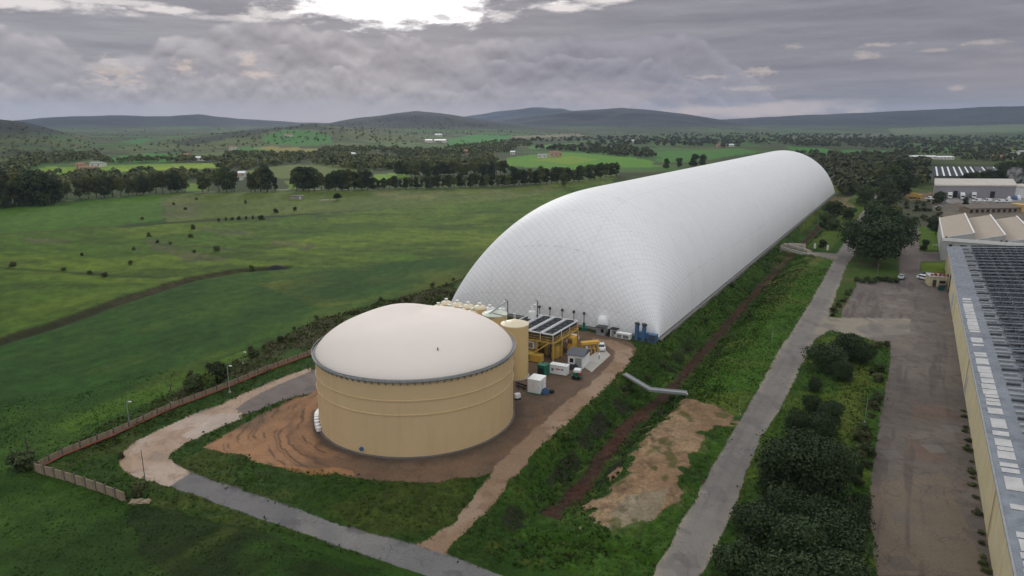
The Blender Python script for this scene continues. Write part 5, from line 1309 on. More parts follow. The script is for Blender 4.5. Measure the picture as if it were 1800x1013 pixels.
HS = [('farmhouse', 'pale farmhouse left of the bright meadow behind the tree row', 140, 297, 14, 4.5, 9, HOUSEP, TILE, 'house'),
      ('barn', 'long grey barn beside the farmhouse left of the bright meadow', 168, 294, 22, 4, 10, HOUSEW, GREYW, 'barn'),
      ('barn', 'low dark barn in front of the left farmhouse', 152, 300, 26, 3, 8, HOUSEP, TILE, 'barn'),
      ('barn', 'white roofed barn between trees beyond the left bright meadow', 350, 283, 13, 4, 10, HOUSEW, SHEET, 'barn'),
      ('farmhouse', 'tiled farmhouse left of the white roofed barn', 327, 279, 12, 5, 9, HOUSEP, TILE, 'house'),
      ('farmhouse', 'grey farmhouse among trees above the left bright meadow', 408, 264, 11, 5, 10, HOUSEW, TILE, 'house'),
      ('farmhouse', 'farmhouse on the green hillside left of centre', 506, 241, 14, 5, 10, HOUSEW, TILE, 'house'),
      ('greenhouse', 'long white shed on the hillside left of the green field', 753, 251, 12, 5, 16, HOUSEW, SHEET, 'shed'),
      ('greenhouse', 'longest white shed on the hillside beside the green field', 773, 251, 20, 5, 18, HOUSEW, SHEET, 'shed'),
      ('greenhouse', 'small white shed above the long hillside sheds', 770, 240, 12, 5, 14, HOUSEW, SHEET, 'shed'),
      ('shed', 'small white shed above the other in the olive groves', 620, 277, 7, 5, 8, HOUSEW, SHEET, 'shed'),
      ('shed', 'small white shed below the other in the olive groves', 621, 286.5, 7, 4, 8, HOUSEW, SHEET, 'shed'),
      ('farmhouse', 'reddish farmhouse at the wood edge right of the hillside sheds', 822, 271, 14, 5, 10, HOUSEP, TILE, 'house'),
      ('shed', 'white shed left of the farm on the bright field', 901, 272, 8, 4, 8, HOUSEW, SHEET, 'shed'),
      ('farmhouse', 'reddish farm building in the bright field, larger one', 974, 276, 15, 6, 12, HOUSEP, TILE, 'house'),
      ('barn', 'low grey barn left of the reddish farm building', 953, 278, 16, 4, 10, HOUSEW, GREYW, 'barn'),
      ('farmhouse', 'small house right of the reddish farm building', 983, 275, 8, 5, 9, HOUSEP, TILE, 'house'),
      ('farmhouse', 'pale house among trees above the dome ridge', 1268, 259, 14, 5, 10, HOUSEP, TILE, 'house'),
      ('shed', 'pale shed right of the house above the dome ridge', 1284, 258, 12, 4, 9, HOUSEW, SHEET, 'shed'),
      ('shed', 'tiny white house in the dark woods above the dome', 1113, 251, 5, 5, 8, HOUSEW, SHEET, 'shed'),
      ('shed', 'pale group of walls in the woods right of the tiny white house', 1132, 252, 9, 5, 10, HOUSEW, GREYW, 'shed'),
      ('greenhouse', 'long white greenhouse left half beyond the striped roof hall', 1625, 279.5, 40, 3, 14, HOUSEW, SHEET, 'greenhouse'),
      ('greenhouse', 'long white greenhouse right half beyond the striped roof hall', 1661, 280.5, 34, 3, 14, HOUSEW, SHEET, 'greenhouse'),
      ('shed', 'small white shed left of the long white greenhouses', 1570, 279, 7, 4, 8, HOUSEW, SHEET, 'shed'),
      ('farmhouse', 'pinkish house just below the long white greenhouses', 1626, 287, 9, 4, 8, HOUSEP, TILE, 'house'),
      ('farmhouse', 'brown house at right edge beyond the striped roof', 1755, 282, 16, 5, 10, HOUSEP, TILE, 'house'),
      ('farmhouse', 'grey house cluster left part at the far right edge', 1786, 279, 14, 6, 12, HOUSEW, GREYW, 'house'),
      ('farmhouse', 'taller grey house at the far right edge', 1800, 276, 12, 7, 12, HOUSEW, GREYW, 'house'),
      ('barn', 'white roofed barn behind the row of trees by the lane', 424, 312, 12, 4, 10, HOUSEW, SHEET, 'barn'),
      ('farmhouse', 'white house glimpsed between trees of the lane row', 418, 318, 8, 4, 8, HOUSEW, TILE, 'house')]
for h in HS: house(*h)
# things standing in the meadow
a = gp(524, 351); t = thing('field_hut', 'small hut with dark overgrown half standing in the meadow', 'hut', a, .1)
m = MB(); m.box(0, 0, 0, 3.2, 2.6, 2.4); m.box(-5, .2, 0, -.1, 2.4, 2.2); m.build('wall', pm('patched_wall', (.28, .26, .22), .9, .4, .9), t); m = MB(); m.bev(-5.2, 0, 2.42, 3.4, 2.8, 2.6, .05); m.build('roof', DGREY, t); m = MB(); m.box(1.0, -.05, 0, 1.8, .003, 1.9); m.build('door', OFFW, t)
a = gp(578, 353); m = MB()
for k in range(14): m.lathe([(.5, 0), (.62, .3), (.4, .6), (0, .72)], 7, (random.uniform(-5, 5), random.uniform(-1, 1), 0))
o = m.build('stone_heap', pm('pale_stone', (.40, .36, .30), .9, .3, 1)); o.location = a; tag(o, 'pale stone heap left of the dark bush in the meadow', 'stones')
a = gp(487, 474); m = MB()
sv_ = [(x, y, 1.75 * max(0, 1 - (x / 3.3) ** 2 - (y / 1.4) ** 2) ** .5 - .05) for y in np.linspace(-1.4, 1.4, 9) for x in np.linspace(-3.3, 3.3, 17)]
m.add(sv_, [(j * 17 + i, j * 17 + i + 1, (j + 1) * 17 + i + 1, (j + 1) * 17 + i) for j in range(8) for i in range(16)])
o = m.build('covered_heap', BLACK, None, True); o.location = a; tag(o, 'black covered heap alone by the meadow ditch', 'heap')
# steam from the yard behind the grey hall
stm = bpy.data.materials.new('steam'); stm.use_nodes = True; nt = stm.node_tree; nt.nodes.clear()
ov = nt.nodes.new('ShaderNodeOutputMaterial'); pv = nt.nodes.new('ShaderNodeVolumePrincipled'); pv.inputs['Color'].default_value = (.95, .95, .95, 1); pv.inputs['Density'].default_value = .1
sn_ = N(nt); dn_ = sn_.m('MULTIPLY', sn_.rampf(sn_.noise(sn_.node('ShaderNodeTexCoord').outputs['Object'], .28, 4, .6), .45, .75), .22); nt.links.new(dn_, pv.inputs['Density'])
nt.links.new(pv.outputs[0], ov.inputs['Volume'])
a = gp(1793, 333)
ic = MB(); r3 = random.Random(5)
ic.lathe([(0, -2)] + [(2.0 + 4.2 * math.sin(k / 9 * 2.6) + .5 * math.sin(k * 2.1), k * 1.5) for k in range(10)] + [(0, 15.5)], 20, cap=False)
o = ic.build('steam', stm, None, True); o.location = (a.x, a.y, 5); o.rotation_euler = (.1, -.75, 0); o['kind'] = 'stuff'; o['label'] = 'white steam drifting behind the grey loading hall'; o['category'] = 'steam'
# ------------------------------------------------------------------ vegetation
LEAF_D = leaf_mat('dark_evergreen_leaf', (.022, .036, .012), (.058, .078, .024), .35)
LEAF_P = leaf_mat('pine_needle', (.022, .038, .014), (.038, .058, .021), .2)
LEAF_M = leaf_mat('oak_leaf', (.046, .060, .016), (.115, .124, .038), .4)
LEAF_S = leaf_mat('shrub_leaf', (.044, .054, .018), (.10, .105, .040), .35)
LEAF_B = leaf_mat('bright_shrub_leaf', (.050, .085, .016), (.10, .14, .03), .25)
BARK = pm('bark', (.085, .065, .05), .95, .3, 2.0)
def leaf_cloud(r, lobes, n, leaf, jitter=.35, inner=.25):
    """many leaf-sized faces on and inside overlapping lobes: returns verts, quads, tint"""
    lob = np.array(lobes, float)                      # x y z rx rz
    wts = lob[:, 3] ** 2; wts = wts / wts.sum()
    k = r.choice(len(lob), n, p=wts)
    d = r.normal(size=(n, 3)); d /= np.linalg.norm(d, axis=1)[:, None]
    d[:, 2] = np.where(d[:, 2] < -.35, -d[:, 2], d[:, 2])
    rad = np.where(r.random(n) < inner, r.random(n) ** .5 * .85, 1 + (r.random(n) - .6) * jitter)
    c = lob[k, :3] + d * rad[:, None] * np.stack([lob[k, 3], lob[k, 3], lob[k, 4]], 1)
    nn = d + r.normal(size=(n, 3)) * .55; nn /= np.linalg.norm(nn, axis=1)[:, None]
    t = np.cross(nn, r.normal(size=(n, 3))); t /= np.linalg.norm(t, axis=1)[:, None]; b = np.cross(nn, t)
    s = leaf * (.6 + r.random(n) * .8)
    a1 = t * (s * .62)[:, None]; a2 = b * (s * .5)[:, None]
    v = np.stack([c - a1, c - a2 * .9 + nn * (s * .12)[:, None], c + a1, c + a2 + nn * (s * .1)[:, None]], 1).reshape(-1, 3)
    q = np.arange(4 * n).reshape(n, 4)
    lt = r.random(len(lob))[k] * .55 + r.random(n) * .45
    return v, q, np.repeat(lt, 4)[:, None].repeat(3, 1)
def mesh_of(name, cloud, mt):
    o = npmesh(name, cloud[0], cloud[1], mt, cloud[2]); me = o.data; bpy.data.objects.remove(o); return me
def lobes_round(r, h, w, base, n, flat=1.0):
    out = []
    for k in range(n):
        a = r.random() * 6.283; e = r.random() ** .6
        z = base + (h - base) * (.10 + .74 * r.random())
        rel = (z - base) / (h - base); env = math.sin(min(max(rel, .2), .95) * math.pi) ** .5
        rr = w / 2 * .62 * e * env; s = w * (.17 + .13 * r.random())
        out.append((rr * math.cos(a), rr * math.sin(a), z, s, s * flat * .85))
    out.append((0, 0, base + (h - base) * .55, w * .30, (h - base) * .36))
    return out
def trunk_mesh(name, r, h, rad, lean=.06, limbs=4, top=.6, spread=.25):
    m = MB(); p = [(0, 0, -.5)]; rs = [rad * 1.25]
    for k in range(1, 5): p.append((r.normal() * lean * h * k / 5, r.normal() * lean * h * k / 5, h * top * k / 4)); rs.append(rad * (1 - .18 * k))
    m.tube(p, rs, 7)
    for k in range(limbs):
        a = r.random() * 6.283; z0 = h * top * (.45 + .5 * r.random()); b = Vector(p[2]).lerp(Vector(p[4]), (z0 - p[2][2]) / max(p[4][2] - p[2][2], .1))
        m.tube([b, b + Vector((math.cos(a) * h * spread * .5, math.sin(a) * h * spread * .5, h * .13)), b + Vector((math.cos(a) * h * spread, math.sin(a) * h * spread, h * .24))], [rad * .5, rad * .35, rad * .15], 5)
    o = m.build(name, BARK); me = o.data; bpy.data.objects.remove(o); return me
VAR = {}
def variants(kind, n, h, w, base, nl, leaf, lobn, mt, trad, flat=1.0, spread=.25):
    L_ = []
    for k in range(n):
        r = np.random.default_rng(abs(hash(kind)) % 1000 * 0 + len(kind) * 131 + k * 7 + 3)
        hh = h; ww = w * (.85 + .3 * r.random())
        cm = mesh_of('crown', leaf_cloud(r, lobes_round(r, hh, ww, base, lobn, flat), nl, leaf), mt)
        tm = trunk_mesh('trunk', r, hh, trad, spread=spread) if trad else None
        L_.append((cm, tm))
    VAR[kind] = (h, L_)
variants('broad_tree', 6, 12, 8.5, .9, 2800, .62, 17, LEAF_M, .32)
variants('slender_tree', 4, 12, 5.2, .6, 2200, .55, 10, LEAF_M, .25)
variants('dark_tree', 5, 12, 9.5, .3, 3200, .60, 18, LEAF_D, .34)
variants('round_bush', 5, 3, 3.8, 0, 1900, .30, 9, LEAF_D, .07)
variants('pale_bush', 4, 2.2, 2.8, 0, 1000, .28, 7, LEAF_S, .05)
variants('bright_bush', 3, 2.2, 2.6, 0, 1000, .26, 7, LEAF_B, .05)
variants('big_pine', 3, 14, 17, 2.2, 11000, .55, 30, LEAF_P, .5, .75, .4)
variants('tall_thicket', 2, 9, 12, 0, 26000, .28, 34, LEAF_P, .2, .9)
variants('yard_thicket', 4, 5, 7.5, 0, 9000, .27, 24, LEAF_P, .15, .85)
tcount = 0
def tree(kind, px, py, h, label, cat, group=None, loc=None, wf=1.0, var=None, name=None):
    global tcount
    H0, vs = VAR[kind]; cm, tm = vs[tcount % len(vs) if var is None else var]; tcount += 1
    p = Vector(loc) if loc is not None else gp(px, py)
    root = bpy.data.objects.new(name or ('tree' if tm and 'tree' in kind or 'pine' in kind else 'bush'), None); col.objects.link(root)
    root.location = p; s = h / H0; root.scale = (s * wf, s * wf * (.92 + .16 * random.random()), s); root.rotation_euler = (0, 0, random.random() * 6.28)
    c = bpy.data.objects.new('crown', cm); col.objects.link(c); c.parent = root
    if tm: t = bpy.data.objects.new('trunk' if 'bush' not in kind and 'thicket' not in kind else 'stem', tm); col.objects.link(t); t.parent = root
    tag(root, label, cat, group); return root
ORD = ['first', 'second', 'third', 'fourth', 'fifth', 'sixth', 'seventh', 'eighth', 'ninth', 'tenth', 'eleventh', 'twelfth', 'thirteenth', 'fourteenth', 'fifteenth', 'sixteenth', 'seventeenth', 'eighteenth', 'nineteenth', 'twentieth']
def ordn(k):
    if k < 20: return ORD[k]
    tens = {20: 'twenty', 30: 'thirty', 40: 'forty', 50: 'fifty', 60: 'sixty'}
    n = k + 1; t = n // 10 * 10
    return (tens[t] + ('-' + ORD[n - t - 1] if n > t else 'ieth')).replace('yieth', 'ieth')
# --- dense clump at the far left of the lane
g1 = 'trees of the dense clump at the far left of the lane'
k = 0
for px in range(-40, 100, 11):
    for dy in (0, -7):
        x = px + random.uniform(-4, 4); b = 366 - (max(x, 0)) * .075 + dy + random.uniform(-2, 2)
        tree('dark_tree' if random.random() < .6 else 'slender_tree', x, b, random.uniform(17.5, 22) - (4 if x > 80 else 0), 'tall dark tree in the dense clump at the far left edge', 'tree', g1, wf=.9)
# --- the row along the lane, left to right
row = [(104, 356, 16), (118, 352, 14), (141, 352, 17), (156, 351, 17), (170, 349, 18), (184, 349, 17), (199, 348, 18), (213, 348, 16), (226, 346, 15), (240, 345, 14), (252, 344, 16), (264, 343, 16), (275, 343, 18), (287, 343, 19), (299, 341, 18), (312, 340, 18), (326, 339, 16), (356, 340, 18), (366, 339, 14), (385, 340, 20), (399, 340, 21), (412, 339, 18), (441, 340, 17), (449, 339, 18), (459, 339, 22), (470, 339, 22), (484, 338, 13)]
for k, (px, py, h) in enumerate(row):
    tree('broad_tree' if k % 5 else 'dark_tree', px, py - 1.5, h * .84, '%s tree from the left in the row along the pale lane' % ordn(k), 'tree', 'trees in the row along the pale lane', wf=.78 if k not in (22, 24) else .7)
row2 = [(522, 337, 19), (533, 337, 21), (543, 336, 21), (553, 336, 19), (565, 336, 15), (577, 336, 15), (589, 336, 17), (601, 336, 19), (613, 336, 19), (624, 335, 17), (636, 335, 18), (646, 335, 17)]
for k, (px, py, h) in enumerate(row2):
    tree('dark_tree' if k % 4 else 'broad_tree', px, py - 1, h * .86, '%s tree from the left in the dark grove right of the lane row' % ordn(k), 'tree', 'trees in the dark grove right of the lane row', wf=.8)
# --- hedgerow belt from the grove to the dome (a line of individual trees)
k = 0
for i, px in enumerate(np.arange(656, 1090, 9.5)):
    py = np.interp(px, [656, 760, 880, 1000, 1090], [333, 331, 328, 321, 309]) + random.uniform(-.6, .6)
    h = np.interp(px, [656, 720, 880, 900, 1000, 1090], [8.5, 9, 10, 13.5, 13, 13]) * random.uniform(.85, 1.15)
    tree(['dark_tree', 'slender_tree', 'dark_tree', 'broad_tree'][i % 4], px, py, h, '%s tree from the left in the hedgerow ending behind the dome' % ordn(i), 'tree', 'trees in the hedgerow ending behind the dome', wf=.95)
g2 = 'trees of the second belt behind the hedgerow'
for px in np.arange(700, 895, 7.5):
    tree('broad_tree' if random.random() < .5 else 'dark_tree', px, 310 + random.uniform(-2.5, 2.5) - max(0, (px - 800)) * .03, random.uniform(11, 15), 'tree in the dense belt just behind the hedgerow', 'tree', g2, wf=.9)
tree('broad_tree', 993, 331, 12, 'lone tree standing in the meadow in front of the hedgerow', 'tree', wf=.62)
for px, py, h, lab in ((1171, 297, 12, 'left of three round trees beside the bright field behind the dome'), (1193, 295, 11, 'middle of three round trees beside the bright field behind the dome'), (1220, 293, 15, 'largest of three round trees beside the bright field behind the dome'), (1234, 292, 13, 'tree touching the dome ridge right of the round trees')):
    tree('dark_tree', px, py, h, lab, 'tree')
# --- meadow bushes
MB_ = [(594, 352, 4.5, 'round_bush', 'large dark bush standing by the pale stone heap'), (443, 475, 3.4, 'bright_bush', 'bright green bush next to the black covered heap'), (24, 468, 3.2, 'pale_bush', 'bush alone at the left edge of the meadow'), (184, 487, 2.8, 'pale_bush', 'greyish bush on the short hedge line of the left meadow'), (230, 466, 3.0, 'pale_bush', 'brown green bush in the middle of the left meadow'),
       (262, 416, 3.4, 'round_bush', 'dark bush on the rise left of the meadow centre'), (250, 386, 2.6, 'round_bush', 'low bush on the hedge line above the left meadow'), (277, 427, 2.2, 'pale_bush', 'small bush below the dark bush on the rise'), (299, 430, 2.2, 'pale_bush', 'small bush right of the one below the rise'), (340, 403, 4.0, 'pale_bush', 'tall thin bush at the meadow hedge corner'), (335, 418, 3.4, 'pale_bush', 'bush just below the tall thin bush'), (381, 441, 3.4, 'pale_bush', 'lone bush at the right of the left meadow'), (342, 445, 2.4, 'pale_bush', 'bush beside the grey brown patch'),
       (235, 440, 2.4, 'pale_bush', 'bush left of the grey brown patch'), (459, 386, 4.4, 'round_bush', 'dark bush at the right end of the meadow hedge'), (485, 374, 4, 'round_bush', 'dark bush above the hedge end, left of a pair'), (519, 371, 4.2, 'round_bush', 'dark bush above the hedge end, right of a pair'), (432, 358, 3.6, 'round_bush', 'dark bush on the pale scrub below the lane row'), (305, 360, 2.6, 'round_bush', 'left dark bush on the grey scrub patch'), (326, 369, 2.6, 'round_bush', 'lower dark bush on the grey scrub patch'), (346, 352, 3, 'round_bush', 'upper dark bush on the grey scrub patch'), (144, 450, 2.2, 'pale_bush', 'faint thin bush in the yellowish meadow'), (158, 482, 2.4, 'pale_bush', 'bush left end of the short hedge line'), (112, 476, 2.2, 'bright_bush', 'low green bush in the left meadow')]
for px, py, h, kd, lab in MB_: tree(kd if px in (594, 443) else 'pale_bush', px, py, h * (1 if px == 594 else .55), lab, 'bush', wf=1.15)
for i, (px, py) in enumerate(((385, 390), (398, 388), (408, 387), (420, 386), (433, 386), (445, 385))): tree('pale_bush', px, py, 1.7, 'dark bush in the overgrown middle stretch of the meadow hedge', 'bush', 'bushes in the meadow hedge')
# --- scrub outside the wall
g3 = 'dark scrub bushes outside the meadow wall'
for i in range(40):
    f = random.random() ** .9; px = 330 + f * 470; py = np.interp(px, [330, 440, 560, 700, 800], [690, 634, 582, 540, 506]) - random.uniform(2, 30) * (1 - .3 * f) 
    if px > 560 and random.random() < .3: continue
    tree('round_bush' if random.random() < .25 else 'pale_bush', px, py, random.uniform(.6, 1.5), 'dark scrub bush in the thicket outside the meadow wall', 'bush', g3, wf=1.2)
tree('bright_bush', 368, 686, 3.4, 'bright green bush just outside the meadow wall', 'bush')
tree('round_bush', 345, 690, 3.2, 'dark tree-like bush left of the bright green bush', 'bush')
tree('round_bush', 388, 672, 3.8, 'dark bush behind the bright green bush by the wall', 'bush')
tree('round_bush', 44, 826, 2.8, 'dark bush spilling over the wall corner', 'bush', wf=1.4)
tree('pale_bush', 245, 872, 1.8, 'grey bush at the lane bend beside the broken panels', 'bush', wf=1.3)
tree('pale_bush', 213, 806, 1.0, 'small pale bush on the outer edge of the lane bend', 'bush')
# --- ditch banks
g4 = 'low bushes on the ditch banks'
for i in range(26):
    f = random.random(); px = 960 + f * 470; py = np.interp(px, [960, 1060, 1175, 1330, 1430], [900, 800, 690, 510, 410]); s_ = random.choice([-1, -1, -1, 1]) * random.uniform(2.2, 6.5)
    if px < 1190: s_ = -abs(s_) if random.random() < .75 else random.uniform(1.8, 3.2)
    p = gp(px, py); loc = (p.x + V[0] * s_, p.y + V[1] * s_); z = Z1(*loc)
    tree('round_bush' if random.random() < .5 else ('pale_bush' if random.random() < .75 else 'bright_bush'), 0, 0, random.uniform(.6, 1.5), 'low bush growing on the bank of the red ditch', 'bush', g4, (loc[0], loc[1], z), wf=1.25)
for px, py, h, kd, lab in ((1455, 404, 7, 'round_bush', 'round dark bush left of the pines, by the ditch'), (1490, 386, 6.5, 'round_bush', 'dark bush below the small clearing near the upper road'), (1522, 362, 12, 'dark_tree', 'dark tree standing left of the upper road'), (1514, 358, 9, 'dark_tree', 'smaller dark tree beside the upper ditch'), (1465, 381, 8, 'round_bush', 'dark bush on the upper ditch bank'), (1446, 436, 3.2, 'round_bush', 'round clipped bush between the white gate pillars'), (1463, 405, 5, 'round_bush', 'bush right of the round dark one on the ditch lawn')):
    tree(kd, px, py, h, lab, 'tree' if 'tree' in kd else 'bush', wf=1.15)
# --- big pines between road and yard
for px, py, h, w, lab in ((1540, 468, 17, 1.05, 'broad dark pine at the front of the big pine group'), (1518, 455, 14, .9, 'left dark pine of the big pine group beside the road'), (1565, 450, 15, .9, 'right dark pine of the big pine group beside the drive'), (1545, 424, 17, 1.0, 'rear dark pine of the big pine group')):
    tree('big_pine', px, py, h, lab, 'pine tree', wf=w)
for i, (px, py, h, kd) in enumerate(((1535, 398, 14, 'dark_tree'), (1560, 392, 14, 'dark_tree'), (1525, 384, 10, 'dark_tree'), (1572, 396, 11, 'broad_tree'), (1548, 372, 14, 'dark_tree'), (1556, 360, 16, 'dark_tree'), (1568, 352, 22, 'dark_tree'), (1580, 350, 21, 'dark_tree'), (1560, 345, 20, 'dark_tree'), (1552, 338, 18, 'broad_tree'), (1575, 338, 24, 'dark_tree'), (1589, 345, 15, 'dark_tree'), (1545, 330, 15, 'broad_tree'))):
    tree(kd, px, py, h, '%s from the front among the dark trees beyond the big pines' % ordn(i), 'tree', 'dark trees beyond the big pines', wf=.9)
for px, py, h, lab in ((1606, 330, 9, 'dark tree before the loading hall, left one'), (1598, 322, 10, 'dark tree left of the striped roof hall'), (1630, 316, 9, 'dark tree at the left gable of the striped roof hall'), (1654, 357, 7, 'dark tree at the loading yard corner'), (1646, 360, 8, 'dark tree leaning over the loading yard entrance'), (1636, 404, 7, 'dark tree left of the saw-tooth factory, upper'), (1645, 412, 8, 'dark tree left of the saw-tooth factory, lower'), (1625, 440, 4.5, 'dark bush on the lawn by the drive'), (1697, 362, 5, 'bush at the left end of the brown shed'), (1610, 372, 4, 'bush in the brown weeds left of the drive')):
    tree('dark_tree', px, py, h, lab, 'tree')
for i in range(16): 
    px = 1694 + i * 5.2; tree('dark_tree', px, 331 - random.uniform(0, 2), random.uniform(11, 14) * (1 if px < 1760 else 1.3), 'dark tree behind the loading hall roof', 'tree', 'trees between the two far halls')
for i in range(5): tree('dark_tree', 1768 + i * 7, 329, random.uniform(17, 21), 'tallest dark trees at the right end behind the loading hall', 'tree', 'tallest trees behind the loading hall')
for i in range(34):
    px = random.uniform(1592, 1660); py = random.uniform(355, 398)
    tree('pale_bush', px, py, random.uniform(1.2, 2.6), 'brown green weed bush on the waste ground left of the factory', 'bush', 'bushes on the waste ground', wf=1.3)
# --- thickets in the foreground belt
TH_ = [(1450, 652, 5.0, 1.0, 'upper left thicket at the top end of the road belt'), (1490, 632, 5.6, .95, 'dark thicket at the top end of the road belt'), (1515, 640, 4.6, .8, 'right dark thicket at the top end of the road belt'), (1480, 668, 3.6, .7, 'thicket just below the top end of the road belt'), (1432, 690, 2.6, .62, 'small round thicket beside the road'), (1425, 728, 3.4, .7, 'left of the middle thickets beside the road'), (1458, 744, 3.6, .75, 'right of the middle thickets beside the road'), (1400, 760, 3.4, .7, 'low thicket at the road edge above the large dark one'), (1440, 770, 3.6, .75, 'low thicket behind the large dark one'),
       (1405, 872, 8.8, 1.1, 'large dark rounded thicket beside the road'), (1445, 868, 7.4, .95, 'right half of the large dark thicket beside the road'), (1362, 860, 4.6, .72, 'left shoulder of the large dark thicket'), (1380, 920, 4.2, .9, 'dark thicket below the large rounded one'), (1440, 930, 4.2, .9, 'dark thicket right below the large rounded one'), (1330, 950, 4.4, .9, 'dark thicket at the lower road edge'), (1400, 985, 4.8, 1.1, 'dark thicket at the bottom of the road belt'), (1470, 975, 4.4, 1.0, 'dark thicket at the bottom beside the yard edge'), (1300, 1025, 4.6, 1.0, 'dark thicket at the bottom left of the belt'), (1380, 1060, 5.0, 1.1, 'dark thicket at the bottom edge, middle of the belt'), (1470, 1050, 4.6, 1.1, 'dark thicket at the bottom edge beside the yard'), (1500, 935, 3.2, .8, 'dark thicket at the broken yard edge'), (1503, 842, 2.4, .5, 'small dark thicket around the leaning pole'), (1512, 900, 2.4, .7, 'small thicket left of the yard edge')]
for px, py, h, w, lab in TH_: tree('tall_thicket' if h > 7 else 'yard_thicket', px, py, h, lab, 'thicket', wf=w * (1.15 if h < 4.5 else 1.0), name='thicket')
g5 = 'low bushes along the yard edge'
for i in range(26):
    py = random.uniform(605, 900); px = np.interp(py, [605, 700, 760, 850, 900], [1562, 1548, 1538, 1526, 1520]) - random.uniform(0, 26)
    tree('pale_bush' if random.random() < .5 else 'round_bush', px, py, random.uniform(.8, 1.8), 'low bush along the edge of the dark yard', 'bush', g5, wf=1.2)
for i in range(14):
    f = random.random(); px = 1455 + f * 55; py = 562 - f * 70 + random.uniform(-8, 6)
    tree('pale_bush', px, py, random.uniform(.7, 1.4), 'low bush on the green strip between road and yard', 'bush', 'low bushes on the strip between road and yard', wf=1.2)
for i in range(9): tree('round_bush', 1515 + i * 7.5, 496 + random.uniform(-2, 3), 1.5, 'clipped dark hedge bush along the top of the yard', 'bush', 'hedge bushes along the top of the yard', wf=1.4)
for i in range(26):
    tq = -14 + i * 2.7 + random.uniform(-1.5, 1.5); loc = P0 + U * tq - V * random.uniform(.5, .9)
    tree('pale_bush' if i % 3 else 'round_bush', 0, 0, random.uniform(.25, .5), 'low weed bush growing along the foot of the warehouse wall', 'bush', 'weed bushes along the warehouse wall', (loc[0], loc[1], 0), wf=2.6)
# --- woods of the plain and hills: far-off masses, many small crowns in one object each
def wood(name, label, pts, hs, leafn, mt, dens_leaf=1.0):
    V_, Q_, T_ = [], [], []; off = 0
    P_ = np.array(pts)
    for i, (x, y, z, h, w) in enumerate(P_):
        n = leafn; r = rng
        d = r.normal(size=(n, 3)); d /= np.linalg.norm(d, axis=1)[:, None]; d[:, 2] = np.abs(d[:, 2]) * 1.0 - .12
        c = np.array([x, y, z + h * .42]) + d * np.array([w / 2, w / 2, h * .56]) * (.75 + .4 * r.random((n, 1)))
        nn = d + r.normal(size=(n, 3)) * .35; nn /= np.linalg.norm(nn, axis=1)[:, None]
        t = np.cross(nn, r.normal(size=(n, 3))); t /= np.linalg.norm(t, axis=1)[:, None]; b = np.cross(nn, t)
        s = (w * .42 * dens_leaf * (.7 + .6 * r.random(n)))[:, None]
        V_.append(np.stack([c - t * s * .6, c - b * s * .5, c + t * s * .6, c + b * s * .5], 1).reshape(-1, 3))
        T_.append(np.repeat(r.random() * .6 + r.random(n) * .4, 4))
    v = np.concatenate(V_); t = np.concatenate(T_)[:, None].repeat(3, 1); q = np.arange(len(v)).reshape(-1, 4)
    o = npmesh(name, v, q, mt, t, kind='stuff'); o['label'] = label; o['category'] = 'wood'; return o
def pts_in(polys, n, h, seed):
    r = np.random.default_rng(seed); out = []
    for poly, dn in polys:
        p = np.array(poly, float); k = 0; need = int(dn)
        while k < need:
            x = r.uniform(p[:, 0].min(), p[:, 0].max()); y = r.uniform(p[:, 1].min(), p[:, 1].max())
            if not pip(poly, np.array([x]), np.array([y]))[0]: continue
            g = gp(x, y); hh = h * (.7 + .6 * r.random()); out.append((g.x, g.y, g.z, hh, hh * (.75 + .4 * r.random()))); k += 1
    return out
w1 = pts_in([([(380, 300), (400, 272), (560, 272), (700, 280), (700, 286), (560, 282), (420, 300)], 334), ([(545, 288), (640, 284), (720, 296), (640, 300)], 154), ([(690, 266), (900, 262), (900, 270), (700, 276)], 244), ([(640, 282), (870, 276), (880, 288), (700, 296)], 268), ([(0, 296), (50, 272), (175, 270), (180, 280), (80, 290), (20, 312), (-60, 330)], 289), ([(170, 284), (420, 278), (420, 284), (180, 289)], 96), ([(0, 318), (60, 308), (380, 303), (380, 318), (100, 330)], 134), ([(570, 262), (700, 262), (690, 268), (560, 268)], 110), ([(780, 262), (870, 250), (930, 246), (940, 256), (890, 264)], 200)], 0, 6.5, 21)
wood('distant_wood', 'patchy dark woods over the left and middle plain', w1, 0, 24, LEAF_M)
w2 = pts_in([([(930, 262), (1060, 254), (1150, 268), (1150, 280), (1000, 268)], 208), ([(900, 246), (1100, 240), (1300, 250), (1300, 260), (1100, 256), (1010, 250), (900, 250)], 289), ([(1150, 236), (1400, 236), (1600, 240), (1600, 250), (1400, 256), (1200, 250)], 386), ([(1380, 246), (1800, 240), (1840, 262), (1600, 264), (1450, 260), (1380, 256)], 418), ([(1400, 270), (1480, 274), (1600, 274), (1570, 300), (1470, 330), (1440, 300)], 272), ([(1570, 266), (1760, 262), (1840, 275), (1840, 290), (1690, 284), (1680, 274), (1570, 276)], 192), ([(1560, 282), (1630, 288), (1620, 330), (1580, 330)], 96), ([(1470, 330), (1500, 320), (1540, 335), (1490, 346)], 37)], 0, 7.5, 22)
wood('distant_wood', 'dark woods stretching across the plain behind the dome and halls', w2, 0, 24, LEAF_M)
